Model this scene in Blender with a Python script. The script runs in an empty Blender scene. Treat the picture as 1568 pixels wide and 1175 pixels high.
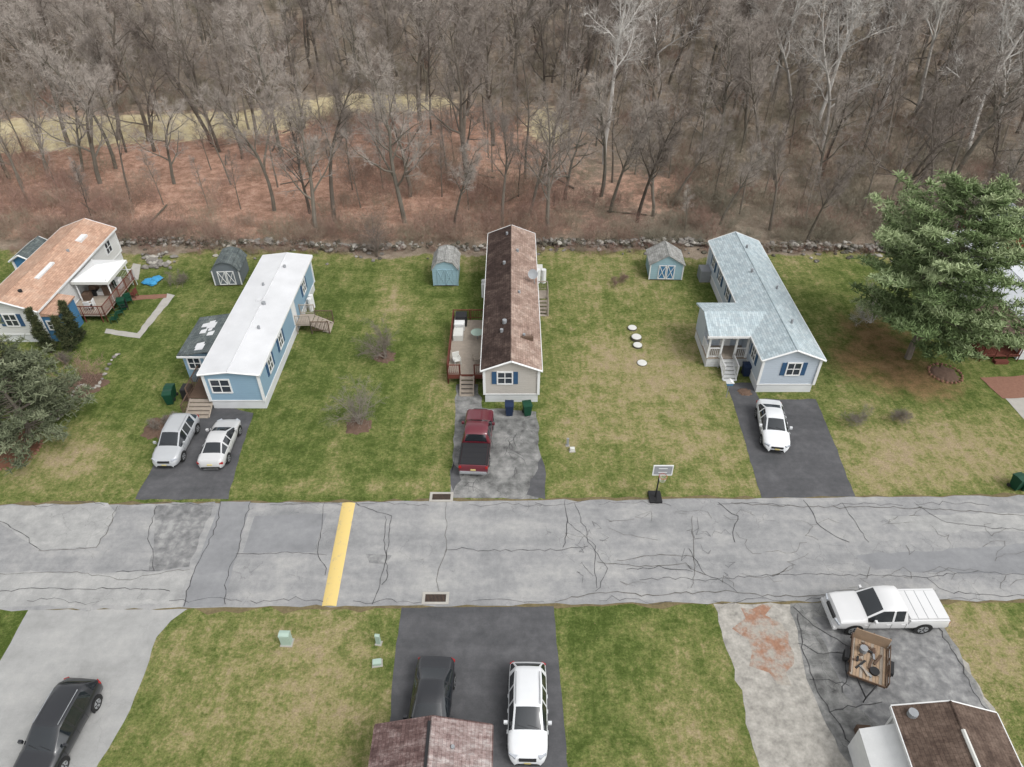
import bpy, math, random
import numpy as np
from mathutils import Vector, Matrix
R = math.radians
random.seed(7)
scene = bpy.context.scene

# ------------------------------------------------------------------ survey
# ground survey: the photo was rectified to the z=0 plane; S() returns world metres
def S(u, v, z=0.0):
    h = 33.0 - z
    return (h*1.2888*(u-784)/(v+299), h*(1810/(v+299)-0.8127))

def C(r, g, b, k=0.62):
    def l(c):
        c /= 255.0
        return (c/12.92 if c < 0.04045 else ((c+0.055)/1.055)**2.4)*k
    return (l(r), l(g), l(b), 1.0)
def CA(r, g, b): return C(r, g, b, .66)
def CF(r, g, b): return C(r, g, b, .80)

# ------------------------------------------------------------------ node helpers
class NT:
    def __init__(s, name):
        s.m = bpy.data.materials.new(name); s.m.use_nodes = True
        s.t = s.m.node_tree; s.t.nodes.clear()
        s.out = s.t.nodes.new('ShaderNodeOutputMaterial')
        s.b = s.t.nodes.new('ShaderNodeBsdfPrincipled')
        s.t.links.new(s.b.outputs[0], s.out.inputs[0])
        s.tc = s.t.nodes.new('ShaderNodeTexCoord')
    def put(s, sock, v):
        if isinstance(v, bpy.types.NodeSocket): s.t.links.new(v, sock)
        else: sock.default_value = v
    def noise(s, scale, detail=4, rough=0.55, vec=None, dist=0.0):
        n = s.t.nodes.new('ShaderNodeTexNoise')
        n.inputs['Scale'].default_value = scale; n.inputs['Detail'].default_value = detail
        n.inputs['Roughness'].default_value = rough; n.inputs['Distortion'].default_value = dist
        s.put(n.inputs['Vector'], vec or s.tc.outputs['Object']); return n.outputs['Fac']
    def stretch(s, sc, rot=0.0):
        mp = s.t.nodes.new('ShaderNodeMapping'); mp.inputs['Scale'].default_value = sc; mp.inputs['Rotation'].default_value = (0, 0, rot)
        s.put(mp.inputs[0], s.tc.outputs['Object']); return mp.outputs[0]
    def math(s, op, a, b=0.0, c=None, clamp=False):
        n = s.t.nodes.new('ShaderNodeMath'); n.operation = op; n.use_clamp = clamp
        s.put(n.inputs[0], a); s.put(n.inputs[1], b)
        if c is not None: s.put(n.inputs[2], c)
        return n.outputs[0]
    def ss(s, v, lo, hi, a=0.0, b=1.0):
        n = s.t.nodes.new('ShaderNodeMapRange'); n.interpolation_type = 'SMOOTHSTEP'
        s.put(n.inputs[0], v)
        for i, x in enumerate((lo, hi, a, b)): n.inputs[i+1].default_value = x
        return n.outputs[0]
    def mix(s, f, a, b, mode='MIX'):
        n = s.t.nodes.new('ShaderNodeMix'); n.data_type = 'RGBA'; n.blend_type = mode
        s.put(n.inputs[0], f); s.put(n.inputs[6], a); s.put(n.inputs[7], b); return n.outputs[2]
    def val(s, col, f):
        n = s.t.nodes.new('ShaderNodeHueSaturation')
        s.put(n.inputs['Color'], col); s.put(n.inputs['Value'], f); return n.outputs[0]
    def attr(s, name):
        n = s.t.nodes.new('ShaderNodeAttribute'); n.attribute_name = name; return n.outputs['Fac']
    def ramp(s, f, stops):
        n = s.t.nodes.new('ShaderNodeValToRGB'); e = n.color_ramp.elements
        while len(e) < len(stops): e.new(0.5)
        for i, (p, c) in enumerate(stops): e[i].position = p; e[i].color = c
        s.put(n.inputs[0], f); return n.outputs[0]
    def bump(s, h, strength=0.5, dist=0.05):
        n = s.t.nodes.new('ShaderNodeBump'); n.inputs['Strength'].default_value = strength
        n.inputs['Distance'].default_value = dist; s.put(n.inputs['Height'], h)
        s.t.links.new(n.outputs[0], s.b.inputs['Normal'])
    def fin(s, col, rough=0.9, spec=0.3, metal=0.0):
        s.put(s.b.inputs['Base Color'], col); s.put(s.b.inputs['Roughness'], rough)
        s.b.inputs['Specular IOR Level'].default_value = spec; s.b.inputs['Metallic'].default_value = metal
        return s.m

def simple(name, col, var=0.15, scale=3.0, rough=0.7, spec=0.3, fine=20.0, bump=0.0):
    n = NT(name); a = n.noise(scale, 5); b = n.noise(fine, 3)
    f = n.math('ADD', n.math('MULTIPLY', a, var*1.6), n.math('MULTIPLY', b, var*0.8))
    f = n.math('ADD', f, 1-var*1.2)
    if bump: n.bump(b, bump, 0.03)
    return n.fin(n.val(col, f), rough, spec)

def paint(name, col, coat=0.6):
    n = NT(name); a = n.noise(1.5, 4)
    f = n.math('ADD', n.math('MULTIPLY', a, 0.12), 0.93)
    n.b.inputs['Coat Weight'].default_value = coat; n.b.inputs['Coat Roughness'].default_value = 0.08
    return n.fin(n.val(col, f), 0.35, 0.5)

def siding(name, col, dirt=0.2):
    n = NT(name)
    w = n.t.nodes.new('ShaderNodeTexWave'); w.wave_type = 'BANDS'; w.bands_direction = 'Z'; w.wave_profile = 'SAW'
    w.inputs['Scale'].default_value = 1.6; n.put(w.inputs['Vector'], n.tc.outputs['Object'])
    a = n.noise(0.9, 6)
    f = n.math('ADD', n.math('MULTIPLY', a, dirt), 1-dirt*0.5)
    f = n.math('MULTIPLY', f, n.ss(w.outputs['Fac'], 0.0, 0.18, 0.8, 1.0))
    n.bump(w.outputs['Fac'], 0.6, 0.02)
    return n.fin(n.val(col, f), 0.6, 0.3)

def shingle(name, c1, c2, c3, sc=0.5, streak=0.5):
    n = NT(name)
    br = n.t.nodes.new('ShaderNodeTexBrick'); br.inputs['Scale'].default_value = 1.0
    br.inputs['Brick Width'].default_value = 0.45; br.inputs['Row Height'].default_value = 0.16
    br.inputs['Mortar Size'].default_value = 0.010
    br.inputs['Color1'].default_value = (0.82, 0.82, 0.82, 1); br.inputs['Color2'].default_value = (1.2, 1.2, 1.2, 1)
    br.inputs['Mortar'].default_value = (0.6, 0.6, 0.6, 1)
    n.put(br.inputs['Vector'], n.stretch((1, 1, 1), R(90)))
    a = n.noise(sc, 8, 0.7, dist=0.3); b = n.noise(9, 3, 0.7); c = n.noise(2.4, 5, 0.65, vec=n.stretch((0.3, 1.6, 1)))
    f = n.math('ADD', n.math('MULTIPLY', a, 0.75-streak*0.5), n.math('MULTIPLY', b, 0.25)); f = n.math('ADD', f, n.math('MULTIPLY', c, streak*0.5))
    base = n.ramp(f, [(0.38, c1), (0.5, c2), (0.62, c3)])
    col = n.mix(0.85, base, br.outputs['Color'], 'MULTIPLY')
    n.bump(br.outputs['Fac'], 0.3, 0.02)
    return n.fin(col, 0.92, 0.15)

# ------------------------------------------------------------------ materials
M = {}
M['white'] = simple('white_paint', (0.58, 0.585, 0.58, 1), 0.14)
M['whiteroof'] = simple('white_roof_coating', (0.50, 0.505, 0.515, 1), 0.26, 0.5)
M['offwhite'] = simple('off_white', (0.50, 0.50, 0.47, 1), 0.15)
M['skirt'] = siding('vinyl_skirting', (0.54, 0.55, 0.56, 1), dirt=0.3)
M['blue_side'] = siding('light_blue_siding', C(156, 188, 210), dirt=0.15)
M['pale_side'] = siding('pale_siding', C(205, 216, 228), dirt=0.12)
M['cream_side'] = siding('cream_siding', C(210, 204, 196), dirt=0.2)
M['white_side'] = siding('white_siding', (0.54, 0.54, 0.53, 1))
M['blue_shut'] = simple('blue_shutter', C(56, 92, 128), 0.15)
M['glass'] = NT('window_glass').fin((0.03, 0.037, 0.045, 1), 0.08, 0.8)
M['carglass'] = NT('car_glass').fin((0.012, 0.015, 0.018, 1), 0.05, 0.9)
M['black'] = simple('black_plastic', (0.015, 0.015, 0.016, 1), 0.2, rough=0.6)
M['tyre'] = simple('tyre_rubber', (0.018, 0.018, 0.018, 1), 0.2, rough=0.85)
M['rim'] = NT('alloy_rim').fin((0.35, 0.36, 0.37, 1), 0.35, 0.5, 0.5)
M['red_lamp'] = NT('tail_lamp').fin((0.28, 0.01, 0.01, 1), 0.2, 0.6)
M['head_lamp'] = NT('head_lamp').fin((0.36, 0.38, 0.41, 1), 0.1, 0.8)
M['plate'] = simple('licence_plate', (0.5, 0.42, 0.18, 1), 0.1)
M['grey_metal'] = simple('grey_metal', (0.22, 0.23, 0.24, 1), 0.2, rough=0.5)
M['conc'] = simple('concrete', C(190, 186, 178), 0.3, 1.5, 0.9, bump=0.2)
M['deckwood'] = simple('grey_deck_wood', C(180, 168, 154), 0.35, 4.0, 0.85)
M['redwood'] = simple('red_deck_wood', C(118, 66, 54), 0.3, 4.0, 0.85)
M['brownwood'] = simple('brown_wood', C(108, 88, 74), 0.35, 3.0, 0.9)
M['ply'] = simple('plywood', C(186, 160, 134), 0.35, 3.0, 0.9)
M['green_bin'] = simple('green_bin', C(24, 74, 54), 0.15, rough=0.5)
M['blue_bin'] = simple('blue_bin', C(38, 54, 84), 0.15, rough=0.5)
M['util_green'] = simple('utility_box_green', C(184, 206, 192), 0.12)
M['mulch'] = simple('mulch', C(116, 94, 80), 0.6, 6.0, 1.0, fine=30)
M['redmulch'] = simple('red_mulch', C(134, 94, 74), 0.6, 4.0, 1.0, fine=20)
M['stone'] = simple('field_stone', C(142, 137, 130), 0.6, 2.0, 0.95, fine=9)
M['stone_lt'] = simple('pale_stone', C(182, 177, 168), .5, 2, .95); M['stone_dk'] = simple('mossy_stone', C(100, 96, 84), .5, 2, .95)
M['brick'] = simple('brick_edging', C(150, 110, 92), 0.35, 5.0, 0.9)
M['tarp'] = simple('blue_tarp', C(70, 160, 210), 0.2)
M['orange'] = simple('orange_rim', C(200, 70, 30), 0.1)
M['shed_blue'] = siding('shed_blue', C(168, 200, 212), dirt=0.3)
M['shed_grey'] = siding('shed_grey', C(124, 132, 138), dirt=0.3)
M['bright_blue'] = siding('bright_blue', C(80, 136, 178), dirt=0.2)
M['roof_tan'] = shingle('tan_shingles', C(184, 146, 124), C(208, 170, 146), C(220, 190, 168))
M['roof_brown_l'] = shingle('dark_brown_shingles', C(54, 43, 40), C(74, 60, 55), C(112, 96, 88), sc=0.9)  # left slope of the centre roof, coloured darker than its right slope
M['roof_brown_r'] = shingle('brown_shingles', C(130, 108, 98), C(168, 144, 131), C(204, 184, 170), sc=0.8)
M['roof_bluegrey'] = shingle('blue_grey_shingles', C(182, 198, 204), C(196, 210, 215), C(210, 220, 223), sc=1.6, streak=.5)
M['roof_slate'] = shingle('slate_shingles', C(78, 86, 88), C(106, 114, 114), C(138, 144, 140), sc=1.2)
M['roof_shed'] = shingle('weathered_shingles', C(128, 126, 122), C(168, 168, 164), C(200, 200, 196), sc=1.5)
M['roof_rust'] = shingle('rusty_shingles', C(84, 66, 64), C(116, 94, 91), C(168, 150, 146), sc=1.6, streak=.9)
M['roof_rust_r'] = shingle('pale_rusty_shingles', C(120, 98, 95), C(164, 146, 142), C(204, 196, 192), sc=1.6, streak=.9)  # right slope of the same roof, lighter and greyer than the left
M['roof_dkbrown'] = shingle('umber_shingles', C(78, 64, 57), C(106, 90, 80), C(136, 118, 106), sc=0.9)
M['roof_red'] = simple('red_roof', C(150, 50, 40), 0.25)
M['greymetalroof'] = simple('grey_roof', C(215, 219, 224), 0.15, 1.0)

def asphalt(name, c_lo, c_mid, c_hi, sc=0.35, speck=0.35, ck_amt=0.3):
    n = NT(name)
    a = n.noise(sc, 7, 0.6, dist=0.4); b = n.noise(14, 3, 0.7); c = n.noise(2.2, 5, 0.65); tr = n.noise(0.9, 5, 0.6, vec=n.stretch((0.12, 1.0, 1)))
    f = n.math('ADD', n.math('MULTIPLY', a, 0.4), n.math('MULTIPLY', c, 0.3)); f = n.math('ADD', f, n.math('MULTIPLY', tr, 0.3))
    col = n.ramp(f, [(0.38, c_lo), (0.5, c_mid), (0.62, c_hi)])
    v = n.math('ADD', n.math('MULTIPLY', b, speck), 1-speck*0.5)
    vo = n.t.nodes.new('ShaderNodeTexVoronoi'); vo.feature = 'DISTANCE_TO_EDGE'; vo.inputs['Scale'].default_value = 0.7
    wv = n.t.nodes.new('ShaderNodeVectorMath'); wv.operation = 'ADD'
    nz = n.t.nodes.new('ShaderNodeTexNoise'); nz.inputs['Scale'].default_value = 1.2; nz.inputs['Detail'].default_value = 4
    n.put(nz.inputs['Vector'], n.tc.outputs['Object'])
    n.put(wv.inputs[0], n.tc.outputs['Object']); n.put(wv.inputs[1], nz.outputs['Color']); n.put(vo.inputs['Vector'], wv.outputs[0])
    crack = n.ss(vo.outputs['Distance'], 0.0, 0.014, 0.0, 1.0)
    gate = n.ss(n.noise(0.22, 3), 0.52, 0.58, 0.0, 1.0)
    ck = n.math('SUBTRACT', 1.0, n.math('MULTIPLY', n.math('MULTIPLY', n.math('SUBTRACT', 1.0, crack), gate), ck_amt))
    col = n.val(col, n.math('MULTIPLY', v, ck))
    n.bump(b, 0.25, 0.02)
    return n.fin(col, 0.92, 0.2)
M['road'] = asphalt('road_asphalt', CA(138, 139, 140), CA(160, 160, 160), CA(182, 181, 178))
M['patch_dark'] = asphalt('patched_asphalt', CA(114, 114, 115), CA(140, 140, 140), CA(170, 170, 168), 2.2)
M['patch_mid'] = asphalt('smooth_patch', CA(136, 137, 139), CA(147, 148, 150), CA(158, 159, 160), 0.6, 0.15, 0)
M['patch_light'] = asphalt('pale_patch', CA(154, 154, 153), CA(172, 172, 170), CA(190, 189, 186), 1.0)
M['drive_dark'] = asphalt('dark_asphalt', C(76, 77, 79, .76), C(88, 88, 90, .76), C(102, 102, 104, .76), 0.5, 0.3, .1)
M['drive_mid'] = asphalt('worn_asphalt', CA(88, 88, 87), CA(134, 134, 132), CA(172, 171, 168), 1.0, 0.35, .4)
M['drive_light'] = asphalt('pale_driveway', CA(160, 160, 158), CA(173, 173, 171), CA(186, 185, 182), 0.5, 0.2, .12)
M['gravel'] = simple('gravel', C(178, 174, 166), 0.9, 2.0, 1.0, fine=7, bump=0.6)
M['crack'] = simple('crack_filler', C(84, 83, 84), 0.3, 2.0, 0.9)
M['crackw'] = simple('crack_fine', C(108, 104, 98), 0.3, 2.0, 0.9)
M['edgegrass'] = simple('edge_soil', C(124, 112, 82), 0.7, 2.0, 1.0, fine=8)
n = NT('yellow_road_paint')
M['yellow'] = n.fin(n.mix(n.ss(n.noise(3.0, 7, 0.7), 0.54, 0.70, 0, 0.6), C(240, 212, 136), C(184, 174, 154)), 0.8)
n = NT('rust_soil')
rv = n.math('MULTIPLY', n.noise(7, 3), .8)
M['rust'] = n.fin(n.val(n.mix(n.ss(n.noise(1.1, 7, .7), 0.38, 0.60), C(168, 128, 106), C(178, 172, 162)), n.math('ADD', rv, .6)), 1.0)
M['meshside'] = simple('rusty_mesh', C(122, 98, 80), .5, 3.0, .9)

def bark(name, c1, c2, c3):
    n = NT(name)
    oi = n.t.nodes.new('ShaderNodeObjectInfo')
    col = n.ramp(oi.outputs['Random'], [(0.0, c1), (0.5, c2), (1.0, c3)])
    b = n.noise(1.3, 5)
    return n.fin(n.val(col, n.math('ADD', n.math('MULTIPLY', b, 0.9), 0.55)), 0.95, 0.1)
M['bark'] = bark('tree_bark', CF(88, 81, 74), CF(126, 118, 108), CF(108, 104, 95))
M['twig'] = bark('tree_twigs', CF(118, 109, 102), CF(152, 143, 135), CF(174, 166, 158))
M['palebark'] = bark('pale_bark', C(178, 173, 166, .7), C(206, 202, 196, .7), C(192, 188, 180, .7))
M['brush'] = bark('brush_stems', CF(144, 124, 110), CF(164, 146, 130), CF(150, 142, 122))
M['brushred'] = bark('brush_stems_red', CF(140, 112, 102), CF(158, 130, 118), CF(142, 122, 108))
M['brushgrey'] = bark('brush_stems_grey', CF(128, 120, 106), CF(150, 142, 126), CF(138, 134, 118))
M['shrub'] = bark('shrub_twigs', C(128, 116, 108), C(140, 130, 121), C(150, 142, 132))
def needle(name, c1, c2, c3):
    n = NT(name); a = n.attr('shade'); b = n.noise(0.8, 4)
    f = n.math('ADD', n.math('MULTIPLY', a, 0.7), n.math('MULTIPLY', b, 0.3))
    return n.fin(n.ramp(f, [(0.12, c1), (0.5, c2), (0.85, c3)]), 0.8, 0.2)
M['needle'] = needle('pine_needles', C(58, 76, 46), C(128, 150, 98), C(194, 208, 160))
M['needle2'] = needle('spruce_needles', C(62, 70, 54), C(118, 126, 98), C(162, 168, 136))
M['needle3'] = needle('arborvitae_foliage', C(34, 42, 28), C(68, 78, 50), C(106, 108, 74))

# ------------------------------------------------------------------ mesh builder
class MB:
    def __init__(s): s.v = []; s.f = []; s.m = []; s.mats = []
    def mi(s, k):
        m = M[k] if isinstance(k, str) else k
        if m not in s.mats: s.mats.append(m)
        return s.mats.index(m)
    def face(s, pts, k):
        b = len(s.v); s.v += [tuple(p) for p in pts]; s.f.append(tuple(range(b, b+len(pts)))); s.m.append(s.mi(k))
    def box(s, x0, x1, y0, y1, z0, z1, k, T=None):
        P = [(x0,y0,z0),(x1,y0,z0),(x1,y1,z0),(x0,y1,z0),(x0,y0,z1),(x1,y0,z1),(x1,y1,z1),(x0,y1,z1)]
        if T: P = [tuple(T @ Vector(p)) for p in P]
        b = len(s.v); s.v += P; i = s.mi(k)
        for q in ((3,2,1,0),(4,5,6,7),(0,1,5,4),(1,2,6,5),(2,3,7,6),(3,0,4,7)):
            s.f.append(tuple(b+j for j in q)); s.m.append(i)
    def prism(s, prof, y0, y1, k, axis='y'):
        n = len(prof); b = len(s.v)
        for t in (y0, y1):
            for (a, z) in prof: s.v.append((a, t, z) if axis == 'y' else (t, a, z))
        i = s.mi(k)
        for j in range(n):
            s.f.append((b+j, b+(j+1) % n, b+n+(j+1) % n, b+n+j)); s.m.append(i)
        s.f.append(tuple(b+j for j in range(n))); s.m.append(i)
        s.f.append(tuple(b+n+j for j in reversed(range(n)))); s.m.append(i)
    def cyl(s, c, r, h, k, n=14, axis='z', r2=None):
        r2 = r if r2 is None else r2; b = len(s.v); i = s.mi(k)
        for t, rr in ((0, r), (h, r2)):
            for j in range(n):
                a = 2*math.pi*j/n; p, q = rr*math.cos(a), rr*math.sin(a)
                o = {'z': (p, q, t), 'x': (t, p, q), 'y': (p, t, q)}[axis]
                s.v.append((c[0]+o[0], c[1]+o[1], c[2]+o[2]))
        for j in range(n):
            s.f.append((b+j, b+(j+1) % n, b+n+(j+1) % n, b+n+j)); s.m.append(i)
        s.f.append(tuple(b+j for j in reversed(range(n)))); s.m.append(i)
        s.f.append(tuple(b+n+j for j in range(n))); s.m.append(i)
    def bar(s, p, q, r, k, n=5):
        p = Vector(p); q = Vector(q); d = (q-p)
        if d.length < 1e-5: return
        d.normalize(); u = d.cross(Vector((0.3, 0.2, 1)) if abs(d.z) < 0.9 else Vector((1, 0, 0))).normalized(); w = d.cross(u)
        b = len(s.v); i = s.mi(k)
        for c in (p, q):
            for j in range(n):
                a = 2*math.pi*j/n; s.v.append(tuple(c+u*(r*math.cos(a))+w*(r*math.sin(a))))
        for j in range(n): s.f.append((b+j, b+(j+1) % n, b+n+(j+1) % n, b+n+j)); s.m.append(i)
        s.f.append(tuple(b+j for j in range(n))); s.m.append(i); s.f.append(tuple(b+n+j for j in range(n))); s.m.append(i)
    def obj(s, name, parent=None, smooth=False, bevel=0.0):
        me = bpy.data.meshes.new(name); me.from_pydata(s.v, [], s.f)
        for m in s.mats: me.materials.append(m)
        me.polygons.foreach_set('material_index', s.m)
        if smooth:
            me.polygons.foreach_set('use_smooth', [True]*len(s.f))
        me.update()
        if smooth:
            try: me.set_sharp_from_angle(angle=R(38))
            except Exception: pass
        o = bpy.data.objects.new(name, me); scene.collection.objects.link(o)
        if parent: o.parent = parent
        if bevel:
            b = o.modifiers.new('bevel', 'BEVEL'); b.width = bevel; b.segments = 2; b.limit_method = 'ANGLE'
        return o

def empty(name, loc=(0, 0, 0), rz=0.0, sc=1.0):
    e = bpy.data.objects.new(name, None); scene.collection.objects.link(e)
    e.location = loc; e.rotation_euler = (0, 0, rz); e.scale = (sc, sc, sc); e.empty_display_size = 0.5
    return e

# ------------------------------------------------------------------ ground
def terr(x, y):
    f = np.clip((y-66)/30.0, 0, 1)
    return f*(0.6*np.sin(x*0.05+1.0)*np.cos(y*0.06)+0.25*np.sin(x*0.17+y*0.11))
def edge_y(x): return 60.3 + 0.8*np.sin(x*0.21+0.5) + 0.5*np.sin(x*0.63)
xs = np.concatenate([np.linspace(-400, -120, 15)[:-1], np.linspace(-120, -48, 37)[:-1], np.arange(-48, 48, 0.5), np.linspace(48, 120, 37), np.linspace(120, 400, 15)[1:]])
ys = np.concatenate([np.linspace(-120, 5, 14)[:-1], np.arange(5, 72, 0.5), np.linspace(72, 130, 40), np.linspace(132, 520, 50)])
XX, YY = np.meshgrid(xs, ys)
ZZ = terr(XX, YY)
nx, ny = len(xs), len(ys)
verts = np.stack([XX.ravel(), YY.ravel(), ZZ.ravel()], 1)
idx = np.arange(nx*ny).reshape(ny, nx)
faces = np.stack([idx[:-1, :-1].ravel(), idx[:-1, 1:].ravel(), idx[1:, 1:].ravel(), idx[1:, :-1].ravel()], 1)
me = bpy.data.meshes.new('ground'); me.from_pydata(verts.tolist(), [], faces.tolist())
X = XX.ravel(); Y = YY.ravel()
def blob(u, v, rx, ry, a):
    cx, cy = S(u, v); return a*np.exp(-((X-cx)/rx)**2-((Y-cy)/ry)**2)
dry = np.full(X.shape, 0.27)
for b in [(1000, 600, 5.5, 7, .42), (930, 540, 3.5, 6, .28), (1040, 520, 3.5, 6, .24), (870, 660, 2, 6, .2), (1080, 690, 4, 3, .2), (950, 430, 5, 4, .25), (880, 440, 2, 5, .15),
          (120, 690, 4, 2.5, .4), (60, 720, 5, 2, .2), (650, 560, 1.5, 7, .15), (600, 450, 1.2, 4, .4), (520, 690, 1.0, 4, .25), (680, 620, 1, 6, .3), (590, 480, 5, 2, .12),
          (1450, 680, 8, 4, .40), (1330, 720, 4, 2.5, .3), (1500, 730, 5, 1.5, .2), (1230, 440, 3, 4, .2), (1300, 600, 3, 3, .2),
          (380, 1050, 7, 4, .22), (500, 980, 3, 3, .24), (300, 980, 4, 2, .2), (430, 1150, 6, 3, .22), (980, 1100, 5, 4, .12), (900, 960, 2, 2, -.10), (1080, 1120, 2, 4, .2),
          (1500, 980, 4, 6, .45), (560, 745, 8, .6, .3), (1000, 745, 9, .8, .25), (200, 755, 8, .5, .2), (450, 600, 3, 8, -.05), (330, 430, 4, 5, -.02)]:
    dry += blob(*b)
fy = edge_y(X)
forest = np.clip((Y-fy)/1.6+0.5, 0, 1)
dry += np.clip((Y-56)/5, 0, 1)*0.35
litter = np.clip((Y-61)/4, 0, 1)*np.clip((112-Y)/20, 0, 1)*np.clip((20-X)/24, 0, 1)*.85
litter = np.maximum(litter, blob(1000, 290, 10, 8, .7)); litter = np.clip(litter, 0, 1)
straw = blob(120, 195, 22, 5.0, 1.4)+blob(330, 180, 10, 4, 1.1)+blob(560, 160, 13, 4.5, 1.2)+blob(840, 195, 4, 8, .8)+blob(0, 210, 12, 5, 1)
needles = blob(1345, 520, 3.4, 5.0, .75)+blob(1420, 590, 3.5, 2.5, .6)+blob(1300, 560, 2, 3, .5)+blob(1180, 400, 2, 3, .2)
for nm, arr in (('dry', dry), ('forest', forest), ('litter', litter), ('straw', np.clip(straw, 0, 1.3)), ('needles', np.clip(needles, 0, 1.2))):
    at = me.attributes.new(nm, 'FLOAT', 'POINT'); at.data.foreach_set('value', arr.astype(np.float32))
n = NT('ground_cover')
n1 = n.noise(0.16, 6, 0.6); n2 = n.noise(0.9, 7, 0.68); n3 = n.noise(4.5, 5, 0.7); n4 = n.noise(11, 3, 0.7)
n5 = n.noise(2.0, 4, 0.6, vec=n.stretch((1.0, 0.14, 1.0))); n6 = n.noise(2.2, 4, 0.7); n7 = n.noise(7.5, 2, 0.5)
d = n.math('ADD', n.attr('dry'), n.math('MULTIPLY_ADD', n1, 0.9, -0.45))
d = n.math('ADD', d, n.math('MULTIPLY_ADD', n2, 1.5, -0.75))
d = n.math('ADD', d, n.math('MULTIPLY_ADD', n3, 1.3, -0.65))
d = n.math('ADD', d, n.math('MULTIPLY_ADD', n5, 0.6, -0.3))
grass = n.ramp(d, [(0.0, C(84, 100, 48)), (0.26, C(106, 120, 64)), (0.5, C(134, 138, 84)), (0.75, C(168, 158, 114)), (1.0, C(180, 162, 132))])
grass = n.val(grass, n.math('MULTIPLY', n.math('MULTIPLY_ADD', n4, 1.4, 0.30), n.math('MULTIPLY_ADD', n6, .7, .65)))
grass = n.mix(n.ss(n7, .68, .74, 0, .65), grass, C(176, 150, 118))     # scattered fallen leaves
f1 = n.math('ADD', n.math('MULTIPLY', n2, 0.5), n.math('MULTIPLY', n4, 0.5))
floor = n.ramp(f1, [(0.36, CF(104, 93, 82)), (0.5, CF(142, 129, 114)), (0.64, CF(174, 160, 144))])
lit = n.ramp(f1, [(0.36, CF(114, 86, 72)), (0.47, CF(160, 126, 108)), (0.56, CF(190, 154, 134)), (0.68, CF(212, 186, 168))])
stw = n.ramp(f1, [(0.34, CF(156, 143, 108)), (0.5, CF(198, 184, 148)), (0.66, CF(222, 210, 178))])
ndl = n.ramp(f1, [(0.34, C(112, 82, 62)), (0.5, C(150, 114, 88)), (0.66, C(172, 140, 108))])
wob = n.math('MULTIPLY_ADD', n2, 1.4, -0.7)
def gate(a, lo=.35, hi=.65): return n.ss(n.math('ADD', n.attr(a), wob), lo, hi)
col = n.mix(n.ss(n.math('ADD', n.attr('needles'), wob), 0.2, 0.9, 0, 0.8), grass, ndl)
fl = n.mix(gate('litter', .2, .8), floor, lit)
fl = n.mix(gate('straw'), fl, stw)
col = n.mix(gate('forest'), col, fl)
n.bump(n.math('ADD', n4, n3), 0.9, 0.08)
gm = n.fin(col, 1.0, 0.05)
me.materials.append(gm); me.polygons.foreach_set('use_smooth', [True]*len(faces))
go = bpy.data.objects.new('ground', me); scene.collection.objects.link(go)

# ------------------------------------------------------------------ flat sheets
def ragged(pts, jit, step=0.5):
    out = []
    for i in range(len(pts)):
        a = Vector(pts[i]); b = Vector(pts[(i+1) % len(pts)]); L = (b-a).length
        k = min(max(1, int(L/step)), 400)
        nrm = Vector((-(b-a).y, (b-a).x)).normalized() if L > 0 else Vector((0, 0))
        for j in range(k):
            w = 0 if j == 0 else random.gauss(0, jit)
            out.append(a.lerp(b, j/k)+nrm*w)
    return out
def sheet(mb, uv, z, k, jit=0.04, world=False):
    pts = uv if world else [S(*p) for p in uv]
    mb.face([(p[0], p[1], z) for p in ragged(pts, jit)], k)
def one(name, uv, z, k, jit=0.04, parent=None, world=False):
    mb = MB(); sheet(mb, uv, z, k, jit, world); return mb.obj(name, parent)

road = empty('road', (0, 0, 0))
yf = lambda x: 29.25+0.012*x; yn = lambda x: 21.95+0.012*x
one('carriageway', [(-160, yn(-160)), (160, yn(160)), (160, yf(160)), (-160, yf(-160))], 0.012, 'road', 0.05, road, True)
one('verge_soil', [(-160, yn(-160)-.18), (160, yn(160)-.18), (160, yf(160)+.18), (-160, yf(-160)+.18)], 0.004, 'edgegrass', 0.09, road, True)
mb = MB()
sheet(mb, [(0, 775), (165, 770), (178, 785), (150, 836), (60, 843), (0, 800)], .017, 'patch_light')
sheet(mb, [(238, 772), (330, 768), (290, 868), (228, 874), (236, 820)], .018, 'patch_dark', .06)
sheet(mb, [(338, 768), (384, 768), (342, 928), (279, 930), (300, 868)], .020, 'patch_mid', .02)
sheet(mb, [(0, 876), (150, 878), (290, 872), (272, 926), (0, 930)], .016, 'patch_light', .05)
sheet(mb, [(560, 848), (600, 850), (592, 864), (566, 862)], .016, 'patch_dark', .03)
sheet(mb, [(1310, 850), (1568, 832), (1640, 850), (1600, 880), (1340, 872)], .016, 'patch_mid', .06)
sheet(mb, [(1350, 790), (1568, 785), (1640, 800), (1600, 815), (1380, 812)], .016, 'patch_light', .06)
sheet(mb, [(390, 790), (500, 786), (480, 845), (372, 846)], .015, 'patch_mid', .03)
mb.obj('patches', road)
ck = MB()
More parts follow.
